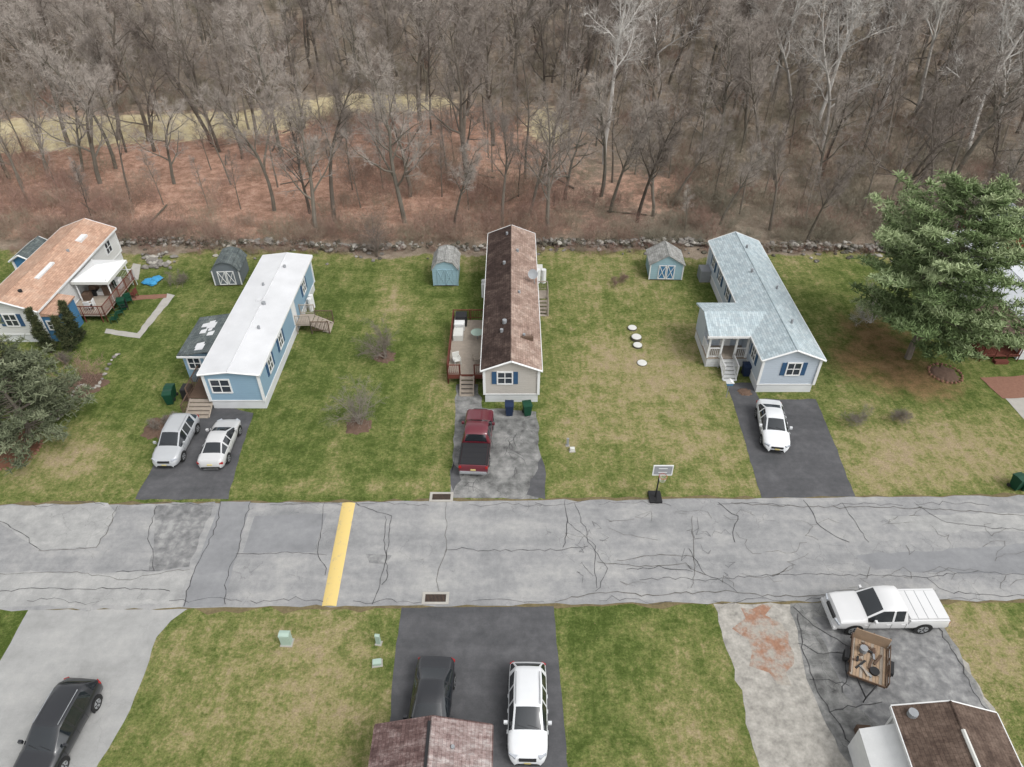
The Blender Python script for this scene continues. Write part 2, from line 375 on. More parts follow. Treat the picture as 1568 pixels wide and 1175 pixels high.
def crack(uvs, w=0.04, k='crack', jit=0.045, z=0.026):
    pts = [Vector(S(*p)) for p in uvs]; out = []
    for i in range(len(pts)-1):
        a, b = pts[i], pts[i+1]; L = (b-a).length; kk = max(1, int(L/0.3))
        nr = Vector((-(b-a).y, (b-a).x)).normalized(); bow = random.gauss(0, .12)
        for j in range(kk): out.append(a.lerp(b, j/kk)+nr*(random.gauss(0, jit if j else 0.01)+bow*math.sin(math.pi*j/kk)))
    out.append(pts[-1])
    for i in range(len(out)-1):
        a, b = out[i], out[i+1]
        if (b-a).length < 1e-4: continue
        nr = Vector((-(b-a).y, (b-a).x)).normalized()*w*random.uniform(0.35, 0.75); e = (b-a).normalized()*0.02
        a2, b2 = a-e, b+e
        ck.face([(a2.x-nr.x, a2.y-nr.y, z), (b2.x-nr.x, b2.y-nr.y, z), (b2.x+nr.x, b2.y+nr.y, z), (a2.x+nr.x, a2.y+nr.y, z)], k)
for c in [[(0, 798), (40, 820), (62, 842)], [(60, 843), (148, 838), (180, 775)], [(178, 876), (236, 874), (226, 825), (240, 775)],
          [(0, 878), (100, 876), (200, 888), (290, 872)], [(384, 768), (366, 840), (345, 925)], [(338, 768), (300, 868), (282, 928)],
          [(362, 848), (440, 845), (500, 850)], [(497, 770), (488, 830), (500, 870), (498, 880)], [(545, 770), (600, 790), (592, 850), (570, 925)],
          [(590, 790), (590, 860), (585, 895)], [(683, 768), (684, 840), (683, 845)], [(683, 842), (740, 843), (860, 842), (900, 836)],
          [(683, 842), (670, 880), (672, 905)], [(865, 765), (870, 800), (912, 836), (914, 900)], [(868, 790), (862, 838)], [(880, 770), (890, 800), (900, 830), (930, 870), (912, 905)],
          [(915, 860), (980, 868), (1050, 862), (1080, 880)], [(945, 858), (1060, 852)], [(1055, 840), (1080, 880), (1130, 908)], [(960, 872), (1060, 875)],
          [(850, 922), (910, 908), (1000, 912), (1120, 905), (1240, 912), (1330, 905)], [(1100, 770), (1130, 790), (1125, 830)], [(1230, 766), (1250, 800), (1300, 830)],
          [(980, 888), (1080, 890), (1200, 880), (1420, 884), (1568, 880)], [(1420, 885), (1450, 905), (1568, 912)], [(1120, 770), (1300, 776), (1568, 790)],
          [(1290, 770), (1330, 830)], [(0, 905), (120, 902), (260, 905)], [(1400, 770), (1450, 800), (1568, 812)],
          [(1060, 790), (1062, 830), (1058, 900)], [(820, 770), (860, 772), (900, 766)], [(400, 770), (440, 772), (520, 770)]]:
    crack(c, random.uniform(0.020, 0.036), random.choice(['crack', 'crack', 'crackw']))
for i in range(30):
    u = random.uniform(860, 1560); v = random.uniform(775, 912)
    pts = [(u, v)]
    for j in range(3): u += random.uniform(-25, 40); v = min(912, max(772, v+random.uniform(-16, 16))); pts.append((u, v))
    crack(pts, 0.014, 'crackw')
for i in range(16):
    u = random.choice([890, 1060, 905, 1110])+random.uniform(-18, 18); v = random.uniform(790, 895); pts = [(u, v)]
    for j in range(4): u += random.uniform(-10, 14); v = min(912, v+random.uniform(-8, 12)); pts.append((u, v))
    crack(pts, 0.013, 'crack', 0.04)
for side in (0, 1):
    for k in range(9):
        u = 60+k*170+random.uniform(-30, 30); v = 773 if side else 920
        crack([(u, v), (u+50, v-3), (u+110, v+1)], 0.02, 'crack', 0.06)
ck.obj('cracks', road)

def driveway(parts):
    e = empty('driveway')
    for i, (uv, z, k, j) in enumerate(parts): one('surface_%d' % i, uv, z, k, j, e)
    return e
driveway([([(207, 764), (350, 764), (362, 715), (388, 632), (330, 618), (300, 618), (262, 662)], .007, 'drive_dark', .03)])
driveway([([(690, 762), (824, 764), (834, 735), (826, 690), (821, 630), (738, 624), (732, 588), (699, 588), (697, 640), (694, 690)], .007, 'drive_mid', .05),
          ([(806, 757), (835, 764), (836, 725), (829, 700), (812, 735)], .010, 'drive_dark', .12),
          ([(696, 700), (706, 735), (694, 752)], .010, 'drive_dark', .12)])
driveway([([(1166, 762), (1310, 760), (1278, 680), (1249, 611), (1163, 611), (1150, 586), (1112, 586), (1130, 640)], .007, 'drive_dark', .03)])
driveway([([(-120, 936), (42, 934), (287, 932), (262, 950), (240, 975), (222, 1030), (190, 1105), (140, 1190), (60, 1330), (-260, 1330), (-260, 1000)], .007, 'drive_light', .03)])
one('grass_wedge', [(-80, 935), (44, 933), (16, 985), (0, 1012), (-120, 1100)], .010, gm, .03)
driveway([([(615, 930), (848, 928), (857, 1030), (872, 1200), (900, 1500), (560, 1500), (590, 1200), (602, 1030)], .007, 'drive_dark', .02)])
dv = driveway([([(1092, 924), (1428, 922), (1440, 955), (1500, 1050), (1580, 1200), (1700, 1420), (1330, 1420), (1172, 1200), (1120, 1010)], .006, 'gravel', .08),
          ([(1210, 924), (1428, 922), (1438, 950), (1500, 1055), (1575, 1200), (1640, 1320), (1400, 1320), (1285, 1150), (1235, 1040), (1222, 980)], .010, 'drive_mid', .06),
          ([(1245, 945), (1428, 945), (1490, 1050), (1520, 1110), (1370, 1130), (1290, 1060)], .013, 'patch_dark', .08),
          ([(1134, 930), (1184, 926), (1216, 1000), (1212, 1050), (1178, 1030), (1146, 980)], .012, 'rust', .3)])
ck = MB()
for c in [[(1222, 940), (1235, 1010), (1270, 1090), (1330, 1170)], [(1222, 985), (1290, 1000), (1290, 1060)], [(1215, 930), (1300, 990)], [(1430, 950), (1490, 1060), (1560, 1170)],
          [(1240, 1040), (1300, 1050)], [(1270, 1090), (1350, 1075)]]: crack(c, 0.045, 'crack', 0.06, .02)
ck.obj('joint_cracks', dv)
ck = MB()
for i in range(12):
    u = random.uniform(705, 800); v = random.uniform(670, 740); crack([(u, v), (u+random.uniform(-15, 15), v+random.uniform(-25, 10)), (u+random.uniform(-20, 20), v+random.uniform(0, 15))], .022, 'crack', .05, .016)
ck.obj('driveway_cracks', road)

mb = MB(); a = S(526, 762); b = S(546, 762); c = S(515, 928); d = S(493, 928)
nseg = 10; y0, y1 = 21.85, 29.05
for i in range(nseg):
    for j in range(24):
        def pt(ii, jj):
            t = ii/nseg; yy = y0+(y1-y0)*jj/24; xl = d[0]+(a[0]-d[0])*jj/24; xr = c[0]+(b[0]-c[0])*jj/24
            return (xl+(xr-xl)*t, yy, 0.014+0.07*math.sin(math.pi*t)**0.8)
        mb.face([pt(i, j), pt(i+1, j), pt(i+1, j+1), pt(i, j+1)], 'yellow')
mb.obj('speed_bump', None)

def drain(u, v):
    x, y = S(u, v); e = empty('storm_drain', (x, y, 0))
    mb = MB(); w, l = 0.72, 0.38
    for q in ((-w, w, -l, -l+.14), (-w, w, l-.14, l), (-w, -w+.16, -l+.14, l-.14), (w-.16, w, -l+.14, l-.14)): mb.box(*q, -.02, .05, 'conc')
    mb.obj('concrete_frame', e)
    mb = MB(); mb.box(-w+.16, w-.16, -l+.14, l-.14, -.02, .022, 'black')
    for i in range(15): x0 = -w+.19+i*.073; mb.box(x0, x0+.025, -l+.14, l-.14, .022, .04, 'brownwood')
    mb.obj('grate', e)
drain(676, 761); drain(667, 916)

# ------------------------------------------------------------------ buildings
def window(mb, side, c, z, w, h, wall, shut=None, frame='white', mull=True):
    def B(a0, a1, z0, z1, d0, d1, k):
        if side == 'f': mb.box(a0, a1, wall-d1, wall-d0, z0, z1, k)
        elif side == 'l': mb.box(wall-d1, wall-d0, a0, a1, z0, z1, k)
        else: mb.box(wall+d0, wall+d1, a0, a1, z0, z1, k)
    B(c-w/2, c+w/2, z, z+h, .0, .03, 'glass')
    t = .09
    B(c-w/2-t, c+w/2+t, z-t, z, 0, .07, frame); B(c-w/2-t, c+w/2+t, z+h, z+h+t, 0, .07, frame)
    B(c-w/2-t, c-w/2, z, z+h, 0, .07, frame); B(c+w/2, c+w/2+t, z, z+h, 0, .07, frame)
    B(c-w/2, c+w/2, z+h/2-.025, z+h/2+.025, .03, .055, frame)
    if mull: B(c-.03, c+.03, z, z+h, .031, .058, frame)
    if shut:
        B(c-w/2-t-.34, c-w/2-t-.02, z-.05, z+h+.05, 0, .05, shut); B(c+w/2+t+.02, c+w/2+t+.34, z-.05, z+h+.05, 0, .05, shut)

def rail(mb, pts, z, h=.9, k='white', step=.14, post=1.4):
    for i in range(len(pts)-1):
        a = Vector((*pts[i], z)); b = Vector((*pts[i+1], z)); L = (b-a).length; up = Vector((0, 0, h))
        mb.bar(a+up, b+up, .045, k, 4); mb.bar(a+up*.12, b+up*.12, .03, k, 4)
        for j in range(int(L/step)+1): p = a.lerp(b, min(1, j*step/L)); mb.bar(p+up*.12, p+up, .018, k, 4)
        for j in range(int(L/post)+2): p = a.lerp(b, min(1, j*post/L)); mb.bar(p-Vector((0, 0, z)), p+up*1.06, .05, k, 4)

def stairs(mb, x0, x1, ytop, ztop, n, dirv, k):
    r = ztop/(n+0.0)
    for i in range(n):
        z = ztop-(i+1)*r+.0; d0 = i*.28; d1 = d0+.30
        if dirv == 'f': mb.box(x0, x1, ytop-d1, ytop-d0, max(z-.06, 0)+.002*i, z+.0+.001*i+.02, k)
        else: mb.box(ytop+d0, ytop+d1, x0, x1, max(z-.06, 0), z+.02, k)
    for e in (x0, x1):
        if dirv == 'f': mb.bar((e, ytop, ztop-.1), (e, ytop-n*.28, .05), .06, k, 4)
        else: mb.bar((ytop, e, ztop-.1), (ytop+n*.28, e, .05), .06, k, 4)

def gable_house(name, x0, x1, y0, y1, eave, rise, wall, roof_l, roof_r, skirt='skirt', base=.75, oh=.22, trim='white'):
    cx, cy = (x0+x1)/2, (y0+y1)/2
    e = empty(name, (cx, cy, 0)); X0, X1, Y0, Y1 = x0-cx, x1-cx, y0-cy, y1-cy
    mb = MB(); i = .03
    mb.box(X0+i, X1-i, Y0+i, Y1-i, -.05, base, skirt)
    prof = [(X0, base), (X1, base), (X1, eave), (0, eave+rise), (X0, eave)]
    mb.prism(prof, Y0, Y1, wall)
    mb.obj('walls', e)
    mb = MB(); t = .12; sl = rise/((x1-x0)/2)
    ez = eave-oh*sl
    mb.prism([(X0-oh, ez+.02), (0, eave+rise+.02), (0, eave+rise+t), (X0-oh, ez+t)], Y0-oh, Y1+oh, roof_l)
    mb.prism([(0.001, eave+rise+.02), (X1+oh, ez+.02), (X1+oh, ez+t), (0.001, eave+rise+t)], Y0-oh, Y1+oh, roof_r)
    mb.bar((0, Y0-oh, eave+rise+t), (0, Y1+oh, eave+rise+t), .05, roof_r, 6)
    mb.obj('roof', e)
    mb = MB()
    for sx in (-1, 1):
        xo = (X0-oh if sx < 0 else X1+oh)
        mb.box(min(xo, xo+sx*.05), max(xo, xo+sx*.05), Y0-oh-.01, Y1+oh+.01, ez-.04, ez+t-.01, trim)
        xc = X0 if sx < 0 else X1
        for yc in (Y0, Y1):
            mb.box(xc-.09, xc+.09, yc-.09 if yc < 0 else yc-.02, yc+.02 if yc < 0 else yc+.09, base, eave-.05, trim)
        p0 = Vector((xo, Y0-oh-.03, ez+t/2)); p1 = Vector((0, Y0-oh-.03, eave+rise+t/2)); mb.bar(p0, p1, .075, trim, 4)
        p0.y = p1.y = Y1+oh+.03; mb.bar(p0, p1, .075, trim, 4)
    mb.box(X0-.03, X1+.03, Y0-.03, Y1+.03, base-.04, base+.05, trim)
    mb.obj('trim', e)
    return e, X0, X1, Y0, Y1

def vents(mb, items, zf):
    for (x, y, r, h) in items: mb.cyl((x, y, zf(x)-.05), r, h+.05, 'grey_metal', 10)

# --- centre mobile home
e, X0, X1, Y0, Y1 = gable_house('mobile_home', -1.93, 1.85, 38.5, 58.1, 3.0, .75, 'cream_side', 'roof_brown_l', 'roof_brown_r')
mb = MB()
window(mb, 'f', -.45, 1.75, .95, .95, Y0, 'blue_shut')
for yy in (-7.5, -4.8, -1, 3, 7): window(mb, 'r', yy, 1.6, .8, 1.0, X1, 'blue_shut')
for yy in (-8, 4, 7): window(mb, 'l', yy, 1.6, .8, 1.0, X0, 'blue_shut')
mb.box(X0-.05, X0-.003, -5.0, -4.1, .95, 2.85, 'white')
mb.obj('windows', e)
mb = MB(); zf = lambda x: 3.75+.1-abs(x)*.4
vents(mb, [(-.7, -6.2, .12, .25), (-.5, -5.2, .16, .3), (.9, -6.6, .1, .2), (-.6, 3.5, .12, .25), (.5, 5.5, .12, .25), (-.4, 8.5, .1, .25), (.6, -1, .1, .2)], zf)
mb.box(.45, 1.55, -6.95, -6.75, 3.25, 3.62, 'brownwood')
mb.box(.5, 1.5, -6.4, -5.8, 3.28, 3.50, 'roof_brown_r')
mb.bar((1.9, 1.2, 2.9), (1.75, 1.2, 3.9), .03, 'grey_metal')
T = Matrix.Translation((1.7, 1.2, 4.0)) @ Matrix.Rotation(R(55), 4, 'X')
pr = None
for k in range(5):
    ring = [tuple(T @ Vector((.1*k*math.cos(a*math.pi/8), .1*k*math.sin(a*math.pi/8), .35*(.1*k)**2))) for a in range(16)]
    if pr and k: [mb.face([pr[a], pr[(a+1) % 16], ring[(a+1) % 16], ring[a]], 'grey_metal') for a in range(16)]
    pr = ring
mb.obj('roof_fittings', e)
mb = MB()
dx0, dx1, dy0, dy1 = X0-2.75, X0-.04, 40.6-48.3, 47.8-48.3
for k in range(int((dy1-dy0)/.16)): mb.box(dx0, dx1, dy0+k*.16, dy0+k*.16+.145, .82, .87, 'deckwood')
mb.box(dx0-.03, dx0, dy0, dy1, .5, .88, 'redwood'); mb.box(dx0, dx1, dy0-.05, dy0-.01, .5, .88, 'redwood')
rail(mb, [(dx1, dy1), (dx0, dy1), (dx0, dy0), (dx0+.9, dy0)], .87, .85, 'redwood'); rail(mb, [(dx0+1.95, dy0), (dx1, dy0)], .87, .85, 'redwood')
stairs(mb, dx0+.95, dx0+1.9, dy0-.05, .87, 5, 'f', 'deckwood')
mb.obj('deck', e)
mb = MB()
def chair(x, y, z, a, k, s=.55):
    T = Matrix.Translation((x, y, z)) @ Matrix.Rotation(a, 4, 'Z')
    mb.box(-s/2, s/2, -s/2, s/2, .36, .42, k, T); mb.box(-s/2, s/2, s/2-.05, s/2, .42, .9, k, T)
    for p in (-1, 1):
        mb.box(p*(s/2-.05)-.025, p*(s/2-.05)+.025, -s/2, -s/2+.05, 0, .62, k, T); mb.box(p*(s/2-.05)-.025, p*(s/2-.05)+.025, s/2-.05, s/2, 0, .36, k, T); mb.box(p*(s/2-.05)-.03, p*(s/2-.05)+.03, -s/2, s/2-.05, .6, .64, k, T)
mb.box(dx0+.15, dx0+.95, -2.2, -1.0, .87, 1.5, 'white'); mb.box(dx0+.15, dx0+.9, -3.6, -2.5, .87, 1.4, 'offwhite')
mb.box(dx0+.2, dx0+1.1, dy1-1.1, dy1-.3, .87, 1.8, 'black')
chair(dx0+.6, -6.4, .87, .4, 'offwhite'); chair(dx0+2.1, -6.2, .87, -1.2, 'deckwood')
mb.cyl((dx0+2.0, -3.3, 1.5), .5, .04, 'util_green', 18); mb.cyl((dx0+2.0, -3.3, .87), .04, .63, 'grey_metal')
mb.obj('deck_furniture', e, bevel=.03)
mb = MB()
for k in range(8): mb.box(X1+.03, X1+1.15, 2.6+k*.16, 2.6+k*.16+.145, .82, .87, 'deckwood')
rail(mb, [(X1+1.15, 2.6), (X1+1.15, 3.9), (X1+.1, 3.9)], .87, .85, 'deckwood')
stairs(mb, X1+.1, X1+1.1, 2.58, .87, 5, 'f', 'deckwood')
rail(mb, [(X1+1.15, 1.2), (X1+1.15, 2.5)], .3, .9, 'deckwood')
mb.cyl((X1+.45, 6.6, 0), .22, 1.3, 'white'); mb.cyl((X1+.95, 6.6, 0), .22, 1.3, 'white'); mb.box(X1+.2, X1+.9, 7.6, 8.4, 0, .8, 'offwhite')
mb.cyl((X0-.5, 4.2, 0), .2, 1.3, 'white'); mb.cyl((X0-.5, 4.8, 0), .2, 1.3, 'white')
mb.obj('side_steps', e)

# --- left blue home with white low-slope roof
e, X0, X1, Y0, Y1 = gable_house('mobile_home', -21.0, -17.25, 37.8, 53.7, 3.15, .22, 'blue_side', 'whiteroof', 'whiteroof')
mb = MB()
window(mb, 'f', -.85, 1.55, 1.25, 1.05, Y0)
for yy in (-5.5, -2.6, 5.0): window(mb, 'r', yy, 1.6, .8, 1.0, X1, 'blue_shut')
mb.box(X1+.003, X1+.05, 1.0, 1.9, .95, 2.85, 'white')
mb.obj('windows', e)
mb = MB(); zf = lambda x: 3.40
vents(mb, [(.2, 0.2, .16, .25), (-.6, 3, .1, .25), (.7, -3, .1, .25), (.4, 5.8, .12, .25)], zf)
mb.box(-.5, -.1, .6, 1.0, 3.35, 3.55, 'whiteroof')
mb.obj('roof_vents', e)
mb = MB()
ax0, ax1, ay0, ay1 = X0-2.65, X0-.02, 40.8-45.75, 45.2-45.75
mb.box(ax0, ax1, ay0, ay1, 0, 2.55, 'blue_side'); mb.prism([(ax0-.2, 2.5), (ax1, 2.95), (ax1, 3.05), (ax0-.2, 2.62)], ay0-.25, ay1+.2, 'roof_slate')
for k in range(9):
    xx = random.uniform(ax0, ax1-.7); yy = random.uniform(ay0, ay1-.7); s1 = random.uniform(.3, .7)
    zq = lambda xv: 2.62+(xv-ax0+.2)*.151+.012+.002*k
    mb.face([(xx, yy, zq(xx)), (xx+s1, yy, zq(xx+s1)), (xx+s1, yy+s1*1.2, zq(xx+s1)), (xx, yy+s1, zq(xx))], 'whiteroof')
mb.box(ax0-.24, ax1, ay0-.3, ay0-.25, 2.4, 2.55, 'white')
window(mb, 'f', ax0+.75, 1.3, .8, .9, ay0); mb.box(ax0+1.5, ax0+2.3, ay0-.04, ay0-.003, .7, 2.3, 'white')
mb.box(ax0+.9, ax1, ay0-2.6, ay0, .6, .68, 'brownwood')
rail(mb, [(ax0+.9, ay0), (ax0+.9, ay0-2.6)], .68, .85, 'brownwood'); stairs(mb, ax0+1.0, ax1, ay0-2.6, .68, 5, 'f', 'deckwood')
rail(mb, [(ax0+.95, ay0-2.6), (ax0+.95, ay0-3.9)], .3, .8, 'brownwood'); mb.box(ax0+.2, ax0+.8, ay0-2.2, ay0-1.4, 0, 1.0, 'black')
mb.obj('addition', e)
mb = MB()
mb.box(X1+.03, X1+1.2, 1.2, 2.8, .78, .86, 'deckwood'); rail(mb, [(X1+.05, 2.8), (X1+1.2, 2.8)], .86, .85, 'deckwood'); rail(mb, [(X1+.05, 1.2), (X1+1.2, 1.2)], .86, .85, 'deckwood')
stairs(mb, 1.3, 2.7, X1+1.2, .86, 5, 'r', 'deckwood'); rail(mb, [(X1+1.2, 1.2), (X1+2.6, 1.2)], .25, .9, 'brownwood'); rail(mb, [(X1+1.2, 2.8), (X1+2.6, 2.8)], .25, .9, 'brownwood')
mb.cyl((X1+.4, 4.6, 0), .2, 1.2, 'white'); mb.cyl((X1+.4, 5.1, 0), .2, 1.2, 'white')
mb.obj('side_steps', e)

# --- right pale blue home
e, X0, X1, Y0, Y1 = gable_house('mobile_home', 17.6, 21.6, 39.6, 56.6, 3.05, .8, 'pale_side', 'roof_bluegrey', 'roof_bluegrey')
mb = MB()
window(mb, 'f', .25, 1.65, .9, 1.0, Y0, 'blue_shut')
for yy in (-6.6, 1.5, 4.2, 6.6): window(mb, 'l', yy, 1.6, .75, 1.0, X0, 'blue_shut')
for yy in (-5, 0, 5): window(mb, 'r', yy, 1.6, .75, 1.0, X1, 'blue_shut')
mb.box(X0-.9, X0-.03, 6.8, 8.0, 0, 1.1, 'grey_metal')
mb.obj('windows', e)
mb = MB(); zf = lambda x: 3.95-abs(x)*.4
vents(mb, [(.8, -5, .09, .35), (-.3, 2.0, .1, .3), (.3, 6, .1, .3), (1.2, 0, .08, .3)], zf); mb.obj('roof_vents', e)
mb = MB()
px0, px1, py0, py1 = 14.55-19.6, X0-.02, 42.6-48.1, 46.5-48.1
mb.box(px0, px1, py0, py1, .75, .85, 'deckwood'); mb.box(px0+.05, px1, py0+.04, py1, 0, .75, 'skirt')
mb.box(px0, px1, py0+1.6, py1, .85, 3.0, 'pale_side')
pm = (py0+py1)/2
mb.prism([(py0-.3, 2.95), (pm, 3.62), (pm, 3.74), (py0-.3, 3.08)], px0-.25, px1+1.3, 'roof_bluegrey', 'x')
mb.prism([(pm+.001, 3.62), (py1+.25, 2.95), (py1+.25, 3.08), (pm+.001, 3.74)], px0-.25, px1+1.3, 'roof_bluegrey', 'x')
mb.box(px0-.3, px1-.25, py0-.36, py0-.3, 2.88, 3.06, 'white')
mb.prism([(py0, 3.0), (py1, 3.0), (pm, 3.6)], px0, px0+.05, 'white', 'x')
for xx in (px0+.07, px0+1.0, px0+2.05, px1-.12): mb.box(xx-.07, xx+.07, py0+.0, py0+.14, .85, 3.0, 'white')
rail(mb, [(px0+.07, py0+1.6), (px0+.07, py0+.07), (px0+1.0, py0+.07)], .85, .85, 'white'); rail(mb, [(px0+2.05, py0+.07), (px1, py0+.07)], .85, .85, 'white')
stairs(mb, px0+1.05, px0+2.0, py0-.02, .85, 6, 'f', 'white')
rail(mb, [(px0+1.02, py0-1.5), (px0+1.02, py0-.1)], .35, .85, 'white'); rail(mb, [(px0+2.03, py0-1.5), (px0+2.03, py0-.1)], .35, .85, 'white')
window(mb, 'f', px0+.7, 1.5, .7, .9, py0+1.6); mb.box(px0+1.3, px0+2.1, py0+1.55, py0+1.597, .87, 2.8, 'white'); window(mb, 'f', px0+2.55, 1.5, .4, .9, py0+1.6)
mb.obj('porch', e)

# --- far left tan-roof home
e, X0, X1, Y0, Y1 = gable_house('mobile_home', -41.0, -36.4, 45.8, 59.2, 3.0, .85, 'white_side', 'roof_tan', 'roof_tan')
mb = MB()
for yy in (-4, 5): window(mb, 'r', yy, 1.6, .9, 1.0, X1)
window(mb, 'f', 0, 1.6, .9, 1.0, Y0, 'blue_shut')
mb.box(-.0+.6, .95, -3.2, -.6, 3.45, 3.75, 'white'); mb.box(.8, 1.3, 3.2, 4.4, 3.42, 3.7, 'white'); mb.cyl((1.0, 1.5, 3.3), .12, .45, 'grey_metal'); mb.cyl((.6, -5.2, 3.4), .15, .5, 'black')
mb.obj('windows', e)
mb = MB()
qx0, qx1, qy0, qy1 = X1+.03, X1+3.2, -3.9, 2.0
mb.box(qx0, qx1, qy0, qy1, .6, .68, 'deckwood'); rail(mb, [(qx0, qy0), (qx1, qy0), (qx1, qy1)], .68, .85, 'redwood'); rail(mb, [(qx0, qy1), (qx1, qy1)], .68, .85, 'white')
mb.box(qx0, qx0+1.2, -6.6, -3.95, .0, 2.4, 'bright_blue'); mb.prism([(qx0, 2.4), (qx0+1.35, 2.4), (qx0+1.35, 2.5), (qx0, 2.75)], -6.7, -3.85, 'roof_tan')
window(mb, 'f', qx0+.6, 1.2, .6, .7, -6.6)
for xx in (qx0+.3, qx1-.2):
    for yy in (-1.7, 1.6): mb.bar((xx, yy, .6), (xx, yy, 2.75), .06, 'white')
mb.obj('deck', e)
mb = MB(); cxx, cyy = (qx0+qx1)/2-.1, -.05
ring = [(qx0+.1, -1.9), (qx1, -1.9), (qx1, 1.8), (qx0+.1, 1.8)]
for i in range(4):
    a, b = ring[i], ring[(i+1) % 4]
    mb.face([(a[0], a[1], 2.6), (b[0], b[1], 2.6), (cxx, cyy, 3.15)], 'white'); mb.face([(a[0], a[1], 2.35), (b[0], b[1], 2.35), (b[0], b[1], 2.598), (a[0], a[1], 2.598)], 'offwhite')
mb.obj('canopy', e)
mb = MB()
for k in range(14):
    xx = random.uniform(qx0+.2, qx1-.5); yy = random.uniform(qy0+.2, qy1-.5); s1 = random.uniform(.25, .6)
    if k % 3 == 0: chair(xx, yy, .68, random.uniform(0, 6), random.choice(['white', 'black', 'green_bin']))
    else: mb.box(xx, xx+s1, yy, yy+s1*1.1, .68, .68+random.uniform(.3, .9), random.choice(['brownwood', 'redwood', 'white', 'black', 'grey_metal']))
for k in range(5): chair(qx1+.6, qy0+k*.95, 0, random.uniform(0, 6), random.choice(['green_bin', 'black', 'redwood']))
mb.obj('deck_clutter', e, bevel=.02)
e, X0, X1, Y0, Y1 = gable_house('garden_shed', -43.6, -41.9, 55.0, 58.0, 2.2, .5, 'bright_blue', 'roof_slate', 'roof_slate', skirt='bright_blue', base=.1)

# --- right edge home with red porch
e, X0, X1, Y0, Y1 = gable_house('mobile_home', 38.6, 43.0, 43.5, 58.0, 2.9, .5, 'white_side', 'greymetalroof', 'greymetalroof')
mb = MB()
mb.box(X0-2.9, X0-.03, Y0-.2, Y0+3.6, .45, .53, 'redwood'); rail(mb, [(X0-2.9, Y0+3.6), (X0-2.9, Y0-.2), (X0-1.9, Y0-.2)], .53, .85, 'redwood'); rail(mb, [(X0-.9, Y0-.2), (X0-.03, Y0-.2)], .53, .85, 'redwood')
for xx in (X0-2.85, X0-.2):
    for yy in (Y0-.15, Y0+3.5): mb.bar((xx, yy, .5), (xx, yy, 2.6), .07, 'redwood')
mb.prism([(X0-3.1, 2.45), (X0, 2.8), (X0, 2.9), (X0-3.1, 2.55)], Y0-.4, Y0+3.8, 'roof_dkbrown')
mb.box(X0-1.9, X0-.9, Y0-.6, Y0-.25, 0, .25, 'redwood')
for yy in (2, 5): window(mb, 'l', yy, 1.5, .8, 1.0, X0)
mb.obj('porch', e)
gable_house('red_barn', 44.5, 49, 60, 65, 2.6, 1.0, 'roof_red', 'roof_slate', 'roof_slate', skirt='roof_red', base=.1)

# --- bottom centre house and bottom right house
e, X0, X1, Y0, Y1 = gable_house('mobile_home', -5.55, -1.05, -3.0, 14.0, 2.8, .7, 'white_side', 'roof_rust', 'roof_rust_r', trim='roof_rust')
mb = MB(); zf = lambda x: 3.55-abs(x)*.35; vents(mb, [(.9, Y1-.9, .08, .2), (-1.1, Y1-2, .1, .25)], zf); mb.box(-.18, .0, Y0, Y1+.05, 3.56, 3.63, 'black'); mb.obj('roof_vents', e)  # black strip paints in the dark of the gap along the ridge
e, X0, X1, Y0, Y1 = gable_house('mobile_home', 15.95, 19.9, -3.0, 14.7, 2.8, .65, 'white_side', 'roof_dkbrown', 'roof_dkbrown')
mb = MB(); mb.bar((0, Y0, 3.60), (0, Y1-1.0, 3.60), .09, 'offwhite', 6)
mb.prism([(X0-1.4, 0), (X0-.03, 0), (X0-.03, 2.4), (X0-1.4, 1.7)], Y1-3.2, Y1-.3, 'white'); mb.box(X0-.9, X0-.3, Y1+.1, Y1+.5, 0, .5, 'brownwood')
mb.cyl((-1.55, Y1-.2, 2.9), .2, .35, 'grey_metal'); mb.obj('ridge_cap', e)
e.rotation_euler = (0, 0, R(-4))

